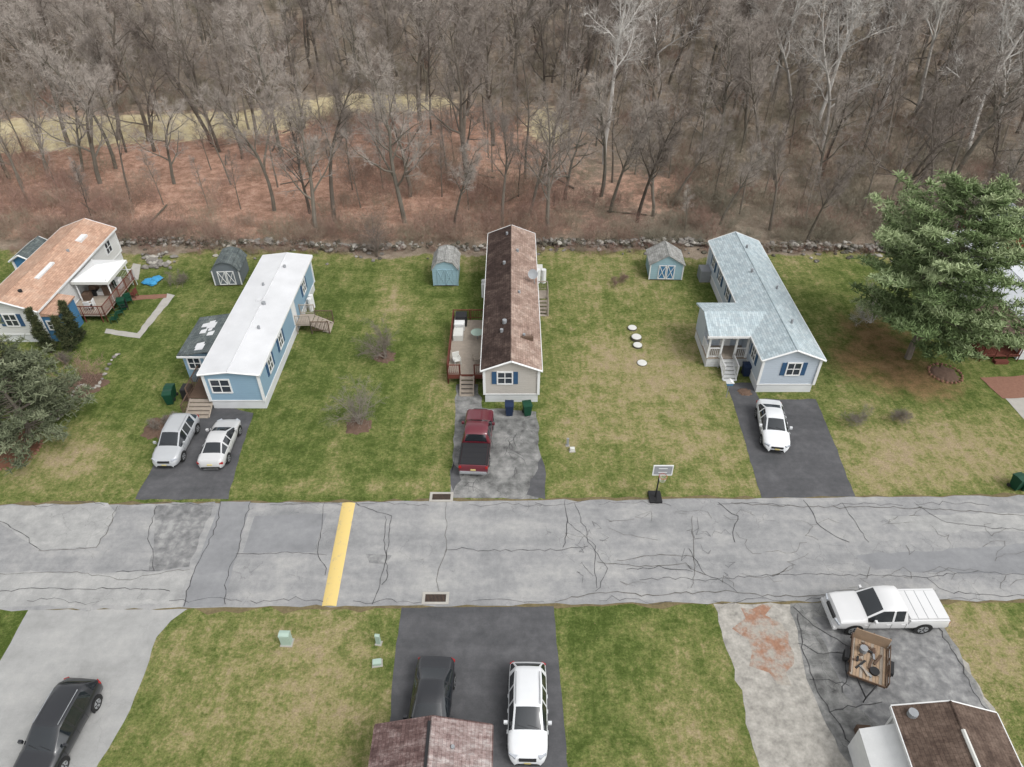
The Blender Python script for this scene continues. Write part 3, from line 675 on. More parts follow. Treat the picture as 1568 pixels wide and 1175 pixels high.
# --- sheds
def shed(x, y, w, d, h, wall, roof, gambrel=False, door='white', trim='white', rz=0.0):
    e = empty('garden_shed', (x, y, 0), rz); mb = MB(); a = w/2
    rise = w*.30
    if gambrel: prof = [(-a, .1), (a, .1), (a, h), (a*.62, h+rise*.85), (0, h+rise*1.15), (-a*.62, h+rise*.85), (-a, h)]
    else: prof = [(-a, .1), (a, .1), (a, h), (0, h+rise), (-a, h)]
    mb.prism(prof, -d/2, d/2, wall); mb.box(-a+.05, a-.05, -d/2+.05, d/2-.05, -.03, .1, 'brownwood'); mb.obj('walls', e)
    mb = MB(); ps = prof[2:]; t = .07
    for i in range(len(ps)-1):
        p, q = Vector((ps[i][0], 0, ps[i][1])), Vector((ps[i+1][0], 0, ps[i+1][1]))
        dd = (q-p).normalized(); nn = Vector((dd.z, 0, -dd.x))
        if nn.z < 0: nn = -nn
        if i == 0: p = p-dd*.14
        if i == len(ps)-2: q = q+dd*.14
        mb.prism([(p.x+nn.x*.01, p.z+nn.z*.01), (q.x+nn.x*.01, q.z+nn.z*.01), (q.x+nn.x*t, q.z+nn.z*t), (p.x+nn.x*t, p.z+nn.z*t)], -d/2-.12+i*.001, d/2+.12-i*.001, roof)
    mb.obj('roof', e)
    mb = MB(); f = -d/2
    for sx in (-1, 1):
        x0, x1 = (-.72, -.02) if sx < 0 else (.02, .72)
        mb.box(x0, x1, f-.03, f-.002, .15, h-.05, door)
        for (q0, q1, z0, z1) in ((x0, x0+.07, .15, h-.05), (x1-.07, x1, .15, h-.05), (x0+.07, x1-.07, .15, .23), (x0+.07, x1-.07, h-.13, h-.05)): mb.box(q0, q1, f-.055, f-.03, z0, z1, trim)
        mb.bar((x0+.05, f-.04, .2), (x1-.05, f-.04, h-.1), .03, trim, 4); mb.bar((x1-.05, f-.042, .2), (x0+.05, f-.042, h-.1), .03, trim, 4)
        mb.box(sx*a-.05 if sx > 0 else -a-.04, a+.04 if sx > 0 else -a+.05, f-.04, f+.03, .1, h, trim)
    mb.obj('doors', e)
x, y = S(350, 437); shed(x, y+1.3, 2.3, 2.7, 1.55, 'shed_grey', 'roof_slate', True, 'shed_grey', 'white', R(3))
x, y = S(683, 438); shed(x, y+1.4, 2.15, 2.8, 1.75, 'shed_blue', 'roof_shed', True, 'shed_blue', 'shed_blue')
x, y = S(1019, 429); shed(x, y+1.3, 2.9, 2.6, 1.6, 'shed_blue', 'roof_shed', False, 'bright_blue', 'white', R(-2))

# ------------------------------------------------------------------ vehicles
PROF = {
 'suv': (4.55, [(0, .62, .52, .5, .62, 'b'), (.03, .88, .62, .74, .74, 'b'), (.10, 1.0, .68, .93, .82, 'b'), (.20, 1.05, .70, .97, .86, 'w'), (.62, 1.55, .58, 1.0, .89, 'p'), (.85, 1.60, .61, 1.0, .90, 'g'), (1.50, 1.645, .63, .98, .905, 'p'), (1.60, 1.65, .63, .98, .905, 'g'),
        (2.20, 1.64, .63, .97, .905, 'p'), (2.30, 1.635, .63, .97, .905, 'g'), (2.58, 1.59, .61, .96, .905, 'w'), (3.38, 1.10, .68, .97, .90, 'b'), (3.52, 1.05, .72, .96, .90, 'b'), (3.95, 1.0, .73, .92, .89, 'b'), (4.25, .91, .68, .82, .85, 'b'), (4.44, .78, .58, .68, .76, 'b'), (4.53, .60, .50, .52, .64, 'b'), (4.55, .42, .42, .36, .56, 'b')]),
 'sedan': (4.55, [(0, .60, .50, .50, .60, 'b'), (.04, .88, .60, .76, .72, 'b'), (.12, .99, .66, .86, .80, 'b'), (.30, 1.04, .68, .92, .85, 'b'), (.72, 1.07, .66, .95, .88, 'w'), (1.40, 1.38, .54, .95, .89, 'p'), (1.52, 1.41, .55, .95, .89, 'g'), (2.05, 1.43, .57, .94, .89, 'p'), (2.14, 1.43, .57, .94, .89, 'g'),
        (2.52, 1.38, .56, .93, .89, 'w'), (3.28, 1.0, .66, .90, .88, 'b'), (3.45, .96, .69, .88, .88, 'b'), (3.95, .88, .68, .80, .87, 'b'), (4.25, .80, .62, .72, .82, 'b'), (4.45, .68, .52, .58, .70, 'b'), (4.53, .52, .46, .44, .58, 'b'), (4.55, .38, .40, .32, .50, 'b')]),
 'pickup': (5.55, [(0, .70, .84, .6, .88, 'b'), (.02, 1.02, .88, .95, .92, 'b'), (.07, 1.08, .86, 1.0, .93, 'b'), (1.98, 1.08, .86, 1.0, .93, 'b'), (2.02, .85, .80, .80, .93, 'b'), (2.06, .85, .80, .80, .93, 'b'), (2.09, 1.14, .80, 1.04, .93, 'w'), (2.20, 1.66, .66, 1.08, .93, 'p'), (2.32, 1.75, .71, 1.08, .93, 'g'), (2.80, 1.78, .72, 1.07, .93, 'p'), (2.90, 1.78, .72, 1.07, .93, 'g'),
        (3.42, 1.73, .70, 1.06, .93, 'w'), (4.08, 1.22, .76, 1.06, .93, 'b'), (4.2, 1.18, .80, 1.05, .93, 'b'), (5.0, 1.12, .80, 1.02, .93, 'b'), (5.35, 1.04, .76, .94, .90, 'b'), (5.50, .80, .72, .70, .85, 'b'), (5.55, .45, .70, .4, .80, 'b')]),
}
def car(name, loc, deg, kind, body, scale=1.0, bed=None, rails=False, lower='black', ribs=False):
    e = empty(name, (loc[0], loc[1], .012), R(deg), scale)
    L, st = PROF[kind]; mb = MB(); rings = []
    for (s, zt, wt, belt, w, tag) in st:
        y = s-L/2; zb = .24 if .1 < s < L-.1 else .30
        if kind == 'pickup': zb += .12
        b5 = min(belt, zt-.035); b4 = b5-.07; m3 = min(.62, b4-.02); m2 = min(.38 if kind != 'pickup' else .48, m3-.03)
        w5 = w-.05 if kind != 'pickup' else w-.02
        flat = zt-b5 < .2
        hf = [(w-.14, zb), (w-.03, m2), (w, m3), (w-.01, b4), (w5, b5), (min(wt+.02, w5-.01), zt-.06 if not flat else zt-.018), (wt-.07, zt-.008), (wt*.5, zt+.012), (0, zt+.02)]
        ring = [Vector((-p[0], y, p[1])) for p in hf]+[Vector((p[0], y, p[1])) for p in reversed(hf[:-1])]
        rings.append(ring)
    n = len(rings[0]); base = len(mb.v)
    for r in rings: mb.v += [tuple(p) for p in r]
    for i in range(len(rings)-1):
        tag = st[i][5]
        for j in range(n):
            a = base+i*n+j; b = base+i*n+(j+1) % n; c = base+(i+1)*n+(j+1) % n; d = base+(i+1)*n+j
            jj = j if j < 8 else (15-j if j < 16 else 99)
            k = body
            if jj == 99: k = 'black'
            elif jj == 0: k = lower
            elif tag == 'w' and (jj in (4, 6, 7)): k = 'carglass'
            elif tag == 'g' and jj == 4: k = 'carglass'
            if tag == 'w' and kind == 'pickup' and i < 8 and jj == 4: k = body
            mb.f.append((a, b, c, d)); mb.m.append(mb.mi(k))
    mb.f.append(tuple(base+j for j in range(n))); mb.m.append(mb.mi(body))
    mb.f.append(tuple(base+(len(rings)-1)*n+j for j in reversed(range(n)))); mb.m.append(mb.mi('black'))
    if kind == 'pickup':
        mb.box(-.80, .80, .05-L/2, 1.95-L/2, 1.085, 1.15, bed or body)
        for q in range(3): mb.box(-.80, .80, .60+q*.48-L/2, .62+q*.48-L/2, 1.15, 1.158, 'grey_metal' if ribs else (bed or body))
        for sx in (-1, 1): mb.box(sx*.88-.05, sx*.88+.05, .05-L/2, 1.97-L/2, 1.06, 1.115, 'black' if bed else body)
    mb.obj('body', e, smooth=True)
    wb = {'suv': (.88, 3.6), 'sedan': (.95, 3.62), 'pickup': (1.15, 4.6)}[kind]; wr = .39 if kind == 'pickup' else .335
    W = max(s[4] for s in st)
    mb = MB()
    for s in wb:
        for sx in (-1, 1):
            y = s-L/2; xo = sx*(W+.004)
            pts = [(xo, y+(wr+.075)*math.cos(t*math.pi/12), wr+(wr+.075)*math.sin(t*math.pi/12)) for t in range(-2, 15)]
            mb.face(pts, 'black')
            x0 = sx*(W-.2) if sx > 0 else -(W+.015)
            mb.cyl((x0, y, wr), wr, .215, 'tyre', 20, 'x')
            x1 = W+.016 if sx > 0 else -(W+.022); mb.cyl((x1, y, wr), wr*.66, .006, 'rim', 14, 'x')
            x2 = W+.023 if sx > 0 else -(W+.03); mb.cyl((x2, y, wr), wr*.16, .006, 'black', 8, 'x')
            for q in range(5):
                an = q*2*math.pi/5+.3; mb.bar((sx*(W+.0235), y+math.cos(an)*wr*.3, wr+math.sin(an)*wr*.3), (sx*(W+.0235), y+math.cos(an)*wr*.58, wr+math.sin(an)*wr*.58), .03, 'black', 3)
    mb.obj('wheels', e)
    mb = MB()
    hz = {'suv': .78, 'sedan': .66, 'pickup': .84}[kind]; yf_ = L/2
    for sx in (-1, 1):
        T = Matrix.Translation((sx*(W-.25), yf_-.20, hz)) @ Matrix.Rotation(sx*R(-38), 4, 'Z')
        if kind == 'pickup': T = Matrix.Translation((sx*(W-.22), yf_-.11, hz)) @ Matrix.Rotation(sx*R(-14), 4, 'Z')
        mb.box(-.18, .18, -.12, .06, -.06, .06, 'head_lamp', T)
        T = Matrix.Translation((sx*(W-.16), -yf_+.13, hz+.08)) @ Matrix.Rotation(sx*R(30), 4, 'Z')
        if kind == 'pickup': T = Matrix.Translation((sx*(W-.10), -yf_+.08, hz+.06))
        mb.box(-.12 if kind != 'pickup' else -.07, .10, -.06 if kind != 'pickup' else -.10, .10, -.09, .08, 'red_lamp', T)
        ym = {'suv': 2.85, 'sedan': 2.75, 'pickup': 3.55}[kind]-L/2+.22; zm = {'suv': 1.05, 'sedan': 1.0, 'pickup': 1.15}[kind]
        mb.box(sx*W if sx > 0 else -W-.17, W+.17 if sx > 0 else -W, ym-.06, ym+.06, zm-.02, zm+.14, body)
        for s2 in ({'suv': (1.55, 2.25, 3.2), 'sedan': (1.5, 2.1, 3.1), 'pickup': (2.12, 2.85, 3.95)}[kind]):
            y2 = s2-L/2; mb.box(sx*(W+.001)-.003, sx*(W+.001)+.003, y2-.008, y2+.008, .42, .90, 'black')
            mb.box(sx*(W+.012)-.012, sx*(W+.012)+.012, y2+.08, y2+.26, .84, .87, body)
    if kind == 'pickup':
        mb.box(-.45, .45, yf_-.10, yf_+.01, hz-.10, hz+.08, 'black'); mb.box(-.86, .86, yf_-.12, yf_+.07, .40, .58, body if not bed else 'black')
        mb.box(-.84, .84, -yf_-.12, -yf_+.0, .42, .56, 'grey_metal')
    else:
        mb.box(-.38, .38, yf_-.12, yf_+.008, hz-.15, hz-.03, 'black'); mb.box(-.42, .42, yf_-.08, yf_+.012, .3, .42, 'black')
        mb.box(-.6, .6, -yf_-.03, -yf_+.06, .36, .5, 'black')
    mb.box(-.15, .15, yf_+.012, yf_+.025, .44, .54, 'plate'); mb.box(-.16, .16, -yf_-.02, -yf_+.05, .62, .74, 'plate')
    if rails:
        for sx in (-1, 1): mb.bar((sx*.55, .95-L/2, 1.69), (sx*.55, 2.5-L/2, 1.69), .02, 'grey_metal')
    wi = [i for i, s_ in enumerate(st) if s_[5] == 'w'][-1]; s0 = st[wi+1]
    for (xa, xb) in ((-.5, .02), (.02, .5)): mb.bar((xa, s0[0]-L/2-.04, s0[1]+.045), (xb, s0[0]-L/2-.16, s0[1]+.12), .011, 'black')
    mb.obj('fittings', e, bevel=.012)
    return e
P_silver = paint('silver_paint', (0.33, 0.34, 0.35, 1)); P_pearl = paint('pearl_paint', (0.44, 0.44, 0.44, 1)); P_white = paint('white_car_paint', (0.56, 0.57, 0.58, 1))
P_maroon = paint('maroon_paint', (0.10, 0.010, 0.018, 1)); P_black = paint('black_paint', (0.012, 0.013, 0.016, 1))
P_white2 = paint('pickup_white', (0.55, 0.55, 0.55, 1)); P_lid = simple('tonneau_black', (.016, .016, .018, 1), .2)
x, y = S(274, 683); car('parked_suv', (x, y), 180, 'suv', P_silver, .97, rails=True)
x, y = S(341, 686); car('parked_sedan', (x, y), 1, 'sedan', P_pearl, .97)
x, y = S(731, 684); car('pickup_truck', (x, y), -3, 'pickup', P_maroon, 1.0, bed=P_lid)
x, y = S(1180, 660); car('parked_sedan', (x, y), 172, 'sedan', P_white, 1.0)
x, y = S(1347, 946); car('pickup_truck', (x, y), 91, 'pickup', P_white2, 1.03, ribs=True)
car('parked_sedan', (-3.75, 16.1), 178, 'sedan', P_black, 1.06)
car('parked_suv', (.72, 15.95), 179, 'suv', P_white, 1.0, rails=True)
x, y = S(98, 1128); car('parked_suv', (x, y), 176, 'suv', P_black, 1.03, rails=True)

# utility trailer
x, y = S(1325, 1020); e = empty('utility_trailer', (x, y, .02), R(-24), .95)
mb = MB()
for k in range(11): mb.box(-.85+k*.155, -.85+k*.155+.14, -1.15, 1.15, .42, .47, 'ply' if k % 3 else 'deckwood')
for q in ((-.88, -.85, -1.15, 1.15), (.85, .88, -1.15, 1.15)): mb.box(*q, .40, .56, 'meshside'); mb.box(*q, .70, .78, 'meshside')
for sx in (-.92, .92):
    for yy in (-1.1, -.4, .4, 1.1): mb.box(sx-.025, sx+.025, yy-.03, yy+.03, .40, .86, 'brownwood')
    mb.bar((sx, -1.15, .86), (sx, 1.15, .86), .03, 'brownwood'); mb.cyl((sx+.05 if sx > 0 else sx-.23, 0, .3), .3, .18, 'tyre', 16, 'x')
    mb.prism([(-.42, .5), (-.36, .66), (.36, .66), (.42, .5), (.34, .62), (-.34, .62)], sx-.25 if sx < 0 else sx+.04, sx-.04 if sx < 0 else sx+.25, 'black', 'x')
mb.box(-.85, .85, 1.16, 1.2, .45, 1.25, 'ply'); mb.box(-.85, .85, -1.19, -1.15, .40, .54, 'meshside')
for xx in (-.8, 0, .8): mb.box(xx-.03, xx+.03, 1.2, 1.25, .42, 1.27, 'brownwood')
mb.bar((-.5, -1.15, .45), (0, -2.1, .42), .04, 'black'); mb.bar((.5, -1.15, .45), (0, -2.1, .42), .04, 'black'); mb.bar((0, -2.1, .0), (0, -2.1, .5), .03, 'black')
mb.obj('trailer_body', e)
mb = MB()
for k in range(16):
    T = Matrix.Translation((random.uniform(-.6, .6), random.uniform(-.9, .9), random.uniform(.49, .56))) @ Matrix.Rotation(random.uniform(0, 3), 4, 'Z') @ Matrix.Rotation(random.uniform(-.15, .15), 4, 'X')
    l = random.uniform(.08, .4); mb.box(-l, l, -.05, .05, -.02, .03, random.choice(['brownwood', 'mulch', 'deckwood', 'brownwood', 'grey_metal', 'black']), T)
mb.cyl((.3, -.5, .47), .24, .12, 'black', 16); mb.cyl((-.3, .5, .47), .2, .3, 'grey_metal', 12)
mb.obj('scrap_load', e)

# ------------------------------------------------------------------ street furniture
x, y = S(1003, 764); e = empty('basketball_hoop', (x, y, 0), R(180)); mb = MB()
mb.box(-.38, .38, -.55, .35, .0, .18, 'black'); mb.bar((0, -.05, .15), (0, .05, 2.6), .05, 'black', 8); mb.bar((0, .05, 2.55), (.0, .45, 3.0), .04, 'black'); mb.bar((0, .35, .15), (0, .03, 1.1), .03, 'black')
mb.obj('pole_and_base', e, bevel=.02)
mb = MB(); mb.box(-.55, .55, .47, .49, 2.65, 3.4, 'grey_metal')
for q in ((-.58, .58, 2.62, 2.68), (-.58, .58, 3.38, 3.44), (-.58, -.52, 2.68, 3.38), (.52, .58, 2.68, 3.38), (-.25, .25, 2.85, 2.89), (-.25, .25, 3.16, 3.2)): mb.box(q[0], q[1], .455, .505, q[2], q[3], 'white')
for k in range(16):
    a, b = k*math.pi/8, (k+1)*math.pi/8; mb.bar((.23*math.cos(a), .75+.23*math.sin(a), 2.8), (.23*math.cos(b), .75+.23*math.sin(b), 2.8), .014, 'orange', 4)
    mb.bar((.23*math.cos(a), .75+.23*math.sin(a), 2.8), (.14*math.cos(b), .75+.14*math.sin(b), 2.4), .008, 'white', 3)
mb.obj('backboard_and_rim', e)

def bin_(u, v, k, rz=0, name='trash_bin'):
    x, y = S(u, v); e = empty(name, (x, y, 0), rz); mb = MB()
    pr = []
    for z, a, c in ((.06, .22, .24), (.95, .29, .33)): pr.append([(-a, -c, z), (a, -c, z), (a, c, z), (-a, c, z)])
    for j in range(4): mb.face([pr[0][j], pr[0][(j+1) % 4], pr[1][(j+1) % 4], pr[1][j]], k)
    mb.face(pr[0], k)
    mb.prism([(-.36, .95), (.36, .95), (.34, 1.03), (0, 1.08), (-.34, 1.03)], -.31, .31, k, 'x'); mb.bar((-.25, .38, .95), (.25, .38, .95), .025, k)
    for sx in (-1, 1): mb.cyl((sx*.25-.03, .25, .12), .12, .06, 'tyre', 12, 'x')
    mb.obj('bin_body', e)
bin_(780, 634, 'blue_bin'); bin_(807, 634, 'green_bin', .2); bin_(1141, 574, 'blue_bin'); bin_(1553, 747, 'green_bin', .3); bin_(1566, 748, 'green_bin', .1)
bin_(262, 617, 'green_bin', .2); bin_(265, 608, 'green_bin'); bin_(190, 473, 'green_bin', .4)

def pedestal(u, v, w, h, k, name):
    x, y = S(u, v); e = empty(name, (x, y, 0), random.uniform(-.15, .15)); mb = MB()
    mb.box(-w/2, w/2, -w*.35, w*.35, -.02, h*.85, k); mb.prism([(-w*.38, h*.85), (w*.38, h*.85), (w*.35, h*.95), (0, h), (-w*.35, h*.95)], -w*.53, w*.53, k, 'x')
    mb.box(-w/2-.06, w/2+.06, -w*.35-.06, w*.35+.06, -.02, .05, 'conc'); mb.obj('cabinet', e)
pedestal(440, 984, .5, .9, 'util_green', 'utility_box'); pedestal(580, 985, .22, .8, 'util_green', 'utility_pedestal'); pedestal(578, 1016, .4, .25, 'util_green', 'utility_box')
pedestal(876, 690, .28, .3, 'offwhite', 'utility_box'); pedestal(869, 682, .14, .7, 'grey_metal', 'utility_pedestal')
for (u, v, r, h) in ((968, 503, .38, .12), (974, 519, .42, .25), (976, 530, .38, .15), (983, 556, .4, .06)):
    x, y = S(u, v); mb = MB(); mb.cyl((0, 0, -.02), r, h+.02, 'stone_dk', 22); mb.cyl((0, 0, h+.0), r*.93, .04, 'offwhite', 22, r2=r*.85)  # dark sides and rim put shadow into the colour below the pale lid
    o = mb.obj('well_cover'); o.location = (x, y, 0)
x, y = S(1112, 608); e = empty('bird_feeder', (x, y, 0)); mb = MB(); mb.bar((0, 0, 0), (0, 0, 1.3), .03, 'grey_metal'); mb.box(-.22, .22, -.16, .16, 1.2, 1.4, 'bright_blue'); mb.prism([(-.28, 1.4), (.28, 1.4), (0, 1.6)], -.2, .2, 'white'); mb.obj('feeder', e)

def disc_bed(u, v, r, k, name='mulch_bed', h=.07):
    x, y = S(u, v); mb = MB(); n_ = 30; rr = [r*random.uniform(.75, 1.18) for _ in range(n_)]
    for i in range(n_):
        a, b = 2*math.pi*i/n_, 2*math.pi*(i+1)/n_; p = (rr[i]*math.cos(a), rr[i]*math.sin(a), .004); q = (rr[(i+1) % n_]*math.cos(b), rr[(i+1) % n_]*math.sin(b), .004)
        mb.face([p, q, (q[0]*.8, q[1]*.8, h), (p[0]*.8, p[1]*.8, h)], k); mb.face([(p[0]*.8, p[1]*.8, h), (q[0]*.8, q[1]*.8, h), (0, 0, h+.03)], k)
    o = mb.obj(name); o.location = (x, y, 0)
disc_bed(590, 546, .8, 'mulch'); disc_bed(548, 652, .95, 'mulch'); disc_bed(245, 655, 1.2, 'mulch'); disc_bed(1447, 572, 1.0, 'mulch'); disc_bed(18, 690, 1.6, 'redmulch'); disc_bed(130, 590, 1.5, 'mulch'); disc_bed(1140, 600, .5, 'mulch')
def rock(mb, x, y, z, s, k, flat=.6):
    t = (1+5**.5)/2; vs = [(-1,t,0),(1,t,0),(-1,-t,0),(1,-t,0),(0,-1,t),(0,1,t),(0,-1,-t),(0,1,-t),(t,0,-1),(t,0,1),(-t,0,-1),(-t,0,1)]
    fs = [(0,11,5),(0,5,1),(0,1,7),(0,7,10),(0,10,11),(1,5,9),(5,11,4),(11,10,2),(10,7,6),(7,1,8),(3,9,4),(3,4,2),(3,2,6),(3,6,8),(3,8,9),(4,9,5),(2,4,11),(6,2,10),(8,6,7),(9,8,1)]
    a = random.uniform(0, 6.28); ca, sa = math.cos(a), math.sin(a); sx, sy, sz = s*random.uniform(.7, 1.3), s*random.uniform(.6, 1.1), s*flat*random.uniform(.7, 1.2)
    b = len(mb.v)
    for v in vs:
        j = random.uniform(.75, 1.15)/1.9; px, py, pz = v[0]*sx*j, v[1]*sy*j, v[2]*sz*j
        mb.v.append((x+px*ca-py*sa, y+px*sa+py*ca, z+pz))
    i = mb.mi(k)
    for f in fs: mb.f.append(tuple(b+q for q in f)); mb.m.append(i)
mb = MB()
wy = lambda x: 61.4+.5*math.sin(x*.15)+.25*math.sin(x*.5)
for i in range(2600):
    x = random.uniform(-40, 60); layer = random.random(); y = wy(x)+random.gauss(0, .26)
    if layer > .85: y = wy(x)+random.gauss(0, 1.1)
    if -9 < x < 0 and random.random() < .7: continue
    if x < -8 and random.random() < .4: continue
    s = random.uniform(.12, .34); rock(mb, x, y, random.uniform(.05, .55) if layer < .85 else .06, s, random.choice(['stone', 'stone', 'stone_dk', 'stone_lt', 'stone_dk']))
mb.obj('stone_wall')
mb = MB()
for i in range(40): x, y = S(238+random.gauss(0, 14), 402+random.gauss(0, 7)); rock(mb, x, y, .12, random.uniform(.15, .4), random.choice(['stone', 'stone_lt', 'stone']))
mb.obj('rock_pile')
for (u, v, r, k) in ((1447, 572, 1.15, 'brick'), (18, 690, 1.75, 'brick')):
    x, y = S(u, v); mb = MB()
    for i in range(int(r*20)): a = i*2*math.pi/int(r*20); rock(mb, x+r*math.cos(a), y+r*math.sin(a), .06, .13, k, .8)
    mb.obj('brick_planter_ring')
mb = MB()
for i in range(30): u = 60+i*3.6; v = 640-i*3.0 + 12*math.sin(i*.4); x, y = S(u+18, v); rock(mb, x, y, .08, random.uniform(.12, .22), random.choice(['stone', 'stone_lt']))
mb.obj('stone_border')
mb = MB()
sheet(mb, [(160, 510), (214, 518), (268, 452), (256, 449), (210, 510), (163, 503)], .02, 'conc', .03)
sheet(mb, [(195, 428), (212, 428), (216, 405), (204, 403)], .02, 'conc', .03); sheet(mb, [(175, 462), (255, 456), (256, 450), (178, 454)], .024, 'brick', .03)
mb.obj('garden_path')
one('paved_path', [(1520, 588), (1568, 585), (1680, 690), (1620, 700)], .02, 'conc', .03)
one('brick_path', [(1535, 610), (1600, 608), (1582, 575), (1500, 578)], .026, 'brick', .05)
x, y = S(230, 432); mb = MB()
for i in range(6): rock(mb, x+random.uniform(-.5, .5), y+random.uniform(-.3, .3), .15, random.uniform(.35, .6), 'tarp', .5)
mb.obj('blue_tarp')

# ------------------------------------------------------------------ bare trees
def grow(rng, V, F, MI, p, d, L, r, lvl, cfg):
    ns = cfg['seg'][lvl]; sides = (7, 5, 3, 3)[min(lvl, 3)]
    u = d.cross(Vector((.31, .95, .05))).normalized(); w = d.cross(u)
    pts = [(p.copy(), d.copy(), r)]; q = p.copy()
    wob = cfg['wob'][lvl]; trop = cfg['trop'][lvl]; taper = .25 if lvl else .22
    for i in range(ns):
        d = (d+Vector((rng.gauss(0, wob), rng.gauss(0, wob), rng.gauss(0, wob*.6)+trop))).normalized(); q = q+d*(L/ns)
        pts.append((q.copy(), d.copy(), r*(1-(1-taper)*(i+1)/ns)))
    b = len(V)
    for (c, dd, rr) in pts:
        for j in range(sides):
            a = 2*math.pi*j/sides; V.append(c+u*(rr*math.cos(a))+w*(rr*math.sin(a)))
    for i in range(ns):
        for j in range(sides):
            F.append((b+i*sides+j, b+i*sides+(j+1) % sides, b+(i+1)*sides+(j+1) % sides, b+(i+1)*sides+j)); MI.append(0 if lvl < 2 else 1)
    nc = cfg['n'][lvl]; lo = cfg['lo'][lvl]; last = lvl == len(cfg['seg'])-1
    for k in range(nc):
        t = lo+(1-lo)*((k+rng.random())/nc); t = min(t, .99); fi = t*ns; i = min(int(fi), ns-1); a, bb = pts[i], pts[i+1]
        c = a[0].lerp(bb[0], fi-i); dd = a[1].lerp(bb[1], fi-i).normalized(); rr = a[2]+(bb[2]-a[2])*(fi-i)
        az = k*2.4+rng.uniform(-.6, .6); side = (u*math.cos(az)+w*math.sin(az))
        an = cfg['ang'][lvl]*rng.uniform(.7, 1.25); cd = (dd*math.cos(an)+side*math.sin(an)).normalized()
        if last:
            tl = cfg['twig']*rng.uniform(.5, 1.3); tw = cfg['tw']; sd = cd.cross(Vector((rng.uniform(-1, 1), rng.uniform(-1, 1), .3))).normalized()*tw
            m = c+cd*tl*.5+Vector((rng.gauss(0, .05), rng.gauss(0, .05), .03)); e2 = m+(cd+Vector((rng.gauss(0, .3), rng.gauss(0, .3), .25))).normalized()*tl*.5
            x = len(V); V.extend([c-sd, c+sd, m+sd*.7, m-sd*.7, e2]); F.append((x, x+1, x+2, x+3)); MI.append(1); F.append((x+3, x+2, x+4)); MI.append(1)
        else:
            shape = cfg['shape'](t) if lvl == 0 else (1-.55*t)
            grow(rng, V, F, MI, c, cd, L*cfg['len'][lvl]*shape*rng.uniform(.7, 1.2), min(rr*.62, r*.5), lvl+1, cfg)
def bare_mesh(name, seed, h, r, cfg, mats):
    rng = random.Random(seed); V, F, MI = [], [], []
    stems = cfg.get('stems', 1)
    for s in range(stems):
        d = Vector((rng.gauss(0, .05), rng.gauss(0, .05), 1)) if stems == 1 else Vector((rng.gauss(0, .5), rng.gauss(0, .5), 1))
        o = Vector((0, 0, -.15)) if stems == 1 else Vector((rng.gauss(0, cfg['spread']), rng.gauss(0, cfg['spread']), -.05))
        grow(rng, V, F, MI, o, d.normalized(), h*(rng.uniform(.55, 1.1) if stems > 1 else 1), r, 0, cfg)
    me = bpy.data.meshes.new(name); me.from_pydata([tuple(v) for v in V], [], F)
    for m in mats: me.materials.append(M[m])
    me.polygons.foreach_set('material_index', MI); me.update(); return me
oak = dict(seg=(8, 5, 4, 2), wob=(.08, .16, .2, .22), trop=(.02, .07, .06, .05), n=(14, 7, 6, 5), lo=(.28, .2, .15, .1), ang=(.85, .75, .75, .7), len=(.42, .45, .48), twig=.8, tw=.014, shape=lambda t: 1.15-.75*t)
tall = dict(oak, lo=(.42, .25, .15, .1), ang=(.65, .65, .7, .7), len=(.33, .45, .5))
pole = dict(seg=(8, 3, 3), wob=(.06, .15, .2), trop=(.02, .09, .05), n=(12, 6, 7), lo=(.4, .2, .1), ang=(.7, .7, .7), len=(.24, .5), twig=.7, tw=.013, shape=lambda t: 1.2-.8*t)
spread = dict(oak, lo=(.2, .15, .1, .1), n=(11, 8, 6, 5), len=(.6, .45, .45), ang=(.9, .75, .75, .7), wob=(.12, .2, .22, .22))
TM = [bare_mesh('bare_tree_a', 1, 16, .28, oak, ('bark', 'twig')), bare_mesh('bare_tree_b', 2, 18, .30, tall, ('bark', 'twig')), bare_mesh('bare_tree_c', 3, 15, .26, tall, ('bark', 'twig')),
      bare_mesh('bare_tree_d', 4, 14, .30, spread, ('bark', 'twig')), bare_mesh('bare_tree_e', 5, 17, .26, oak, ('bark', 'twig'))]
PM = [bare_mesh('sapling_a', 11, 10, .11, pole, ('bark', 'twig')), bare_mesh('sapling_b', 12, 12, .13, pole, ('bark', 'twig')), bare_mesh('sapling_c', 13, 8, .09, pole, ('bark', 'twig'))]
WM = [bare_mesh('pale_tree_a', 21, 20, .28, tall, ('palebark', 'palebark')), bare_mesh('pale_tree_b', 22, 19, .26, oak, ('palebark', 'palebark'))]
bushc = dict(seg=(4, 3), wob=(.16, .22), trop=(.05, .05), n=(6, 5), lo=(.2, .15), ang=(.7, .7), len=(.45,), twig=.5, tw=.010, stems=18, spread=.75, shape=lambda t: 1-.4*t)
BM = [bare_mesh('brush_%d' % i, 31+i, 2.0+.3*(i % 4), .014, bushc, (m, m)) for i, m in enumerate(('brush', 'brushred', 'brush', 'brushred', 'brushgrey', 'brushgrey'))]

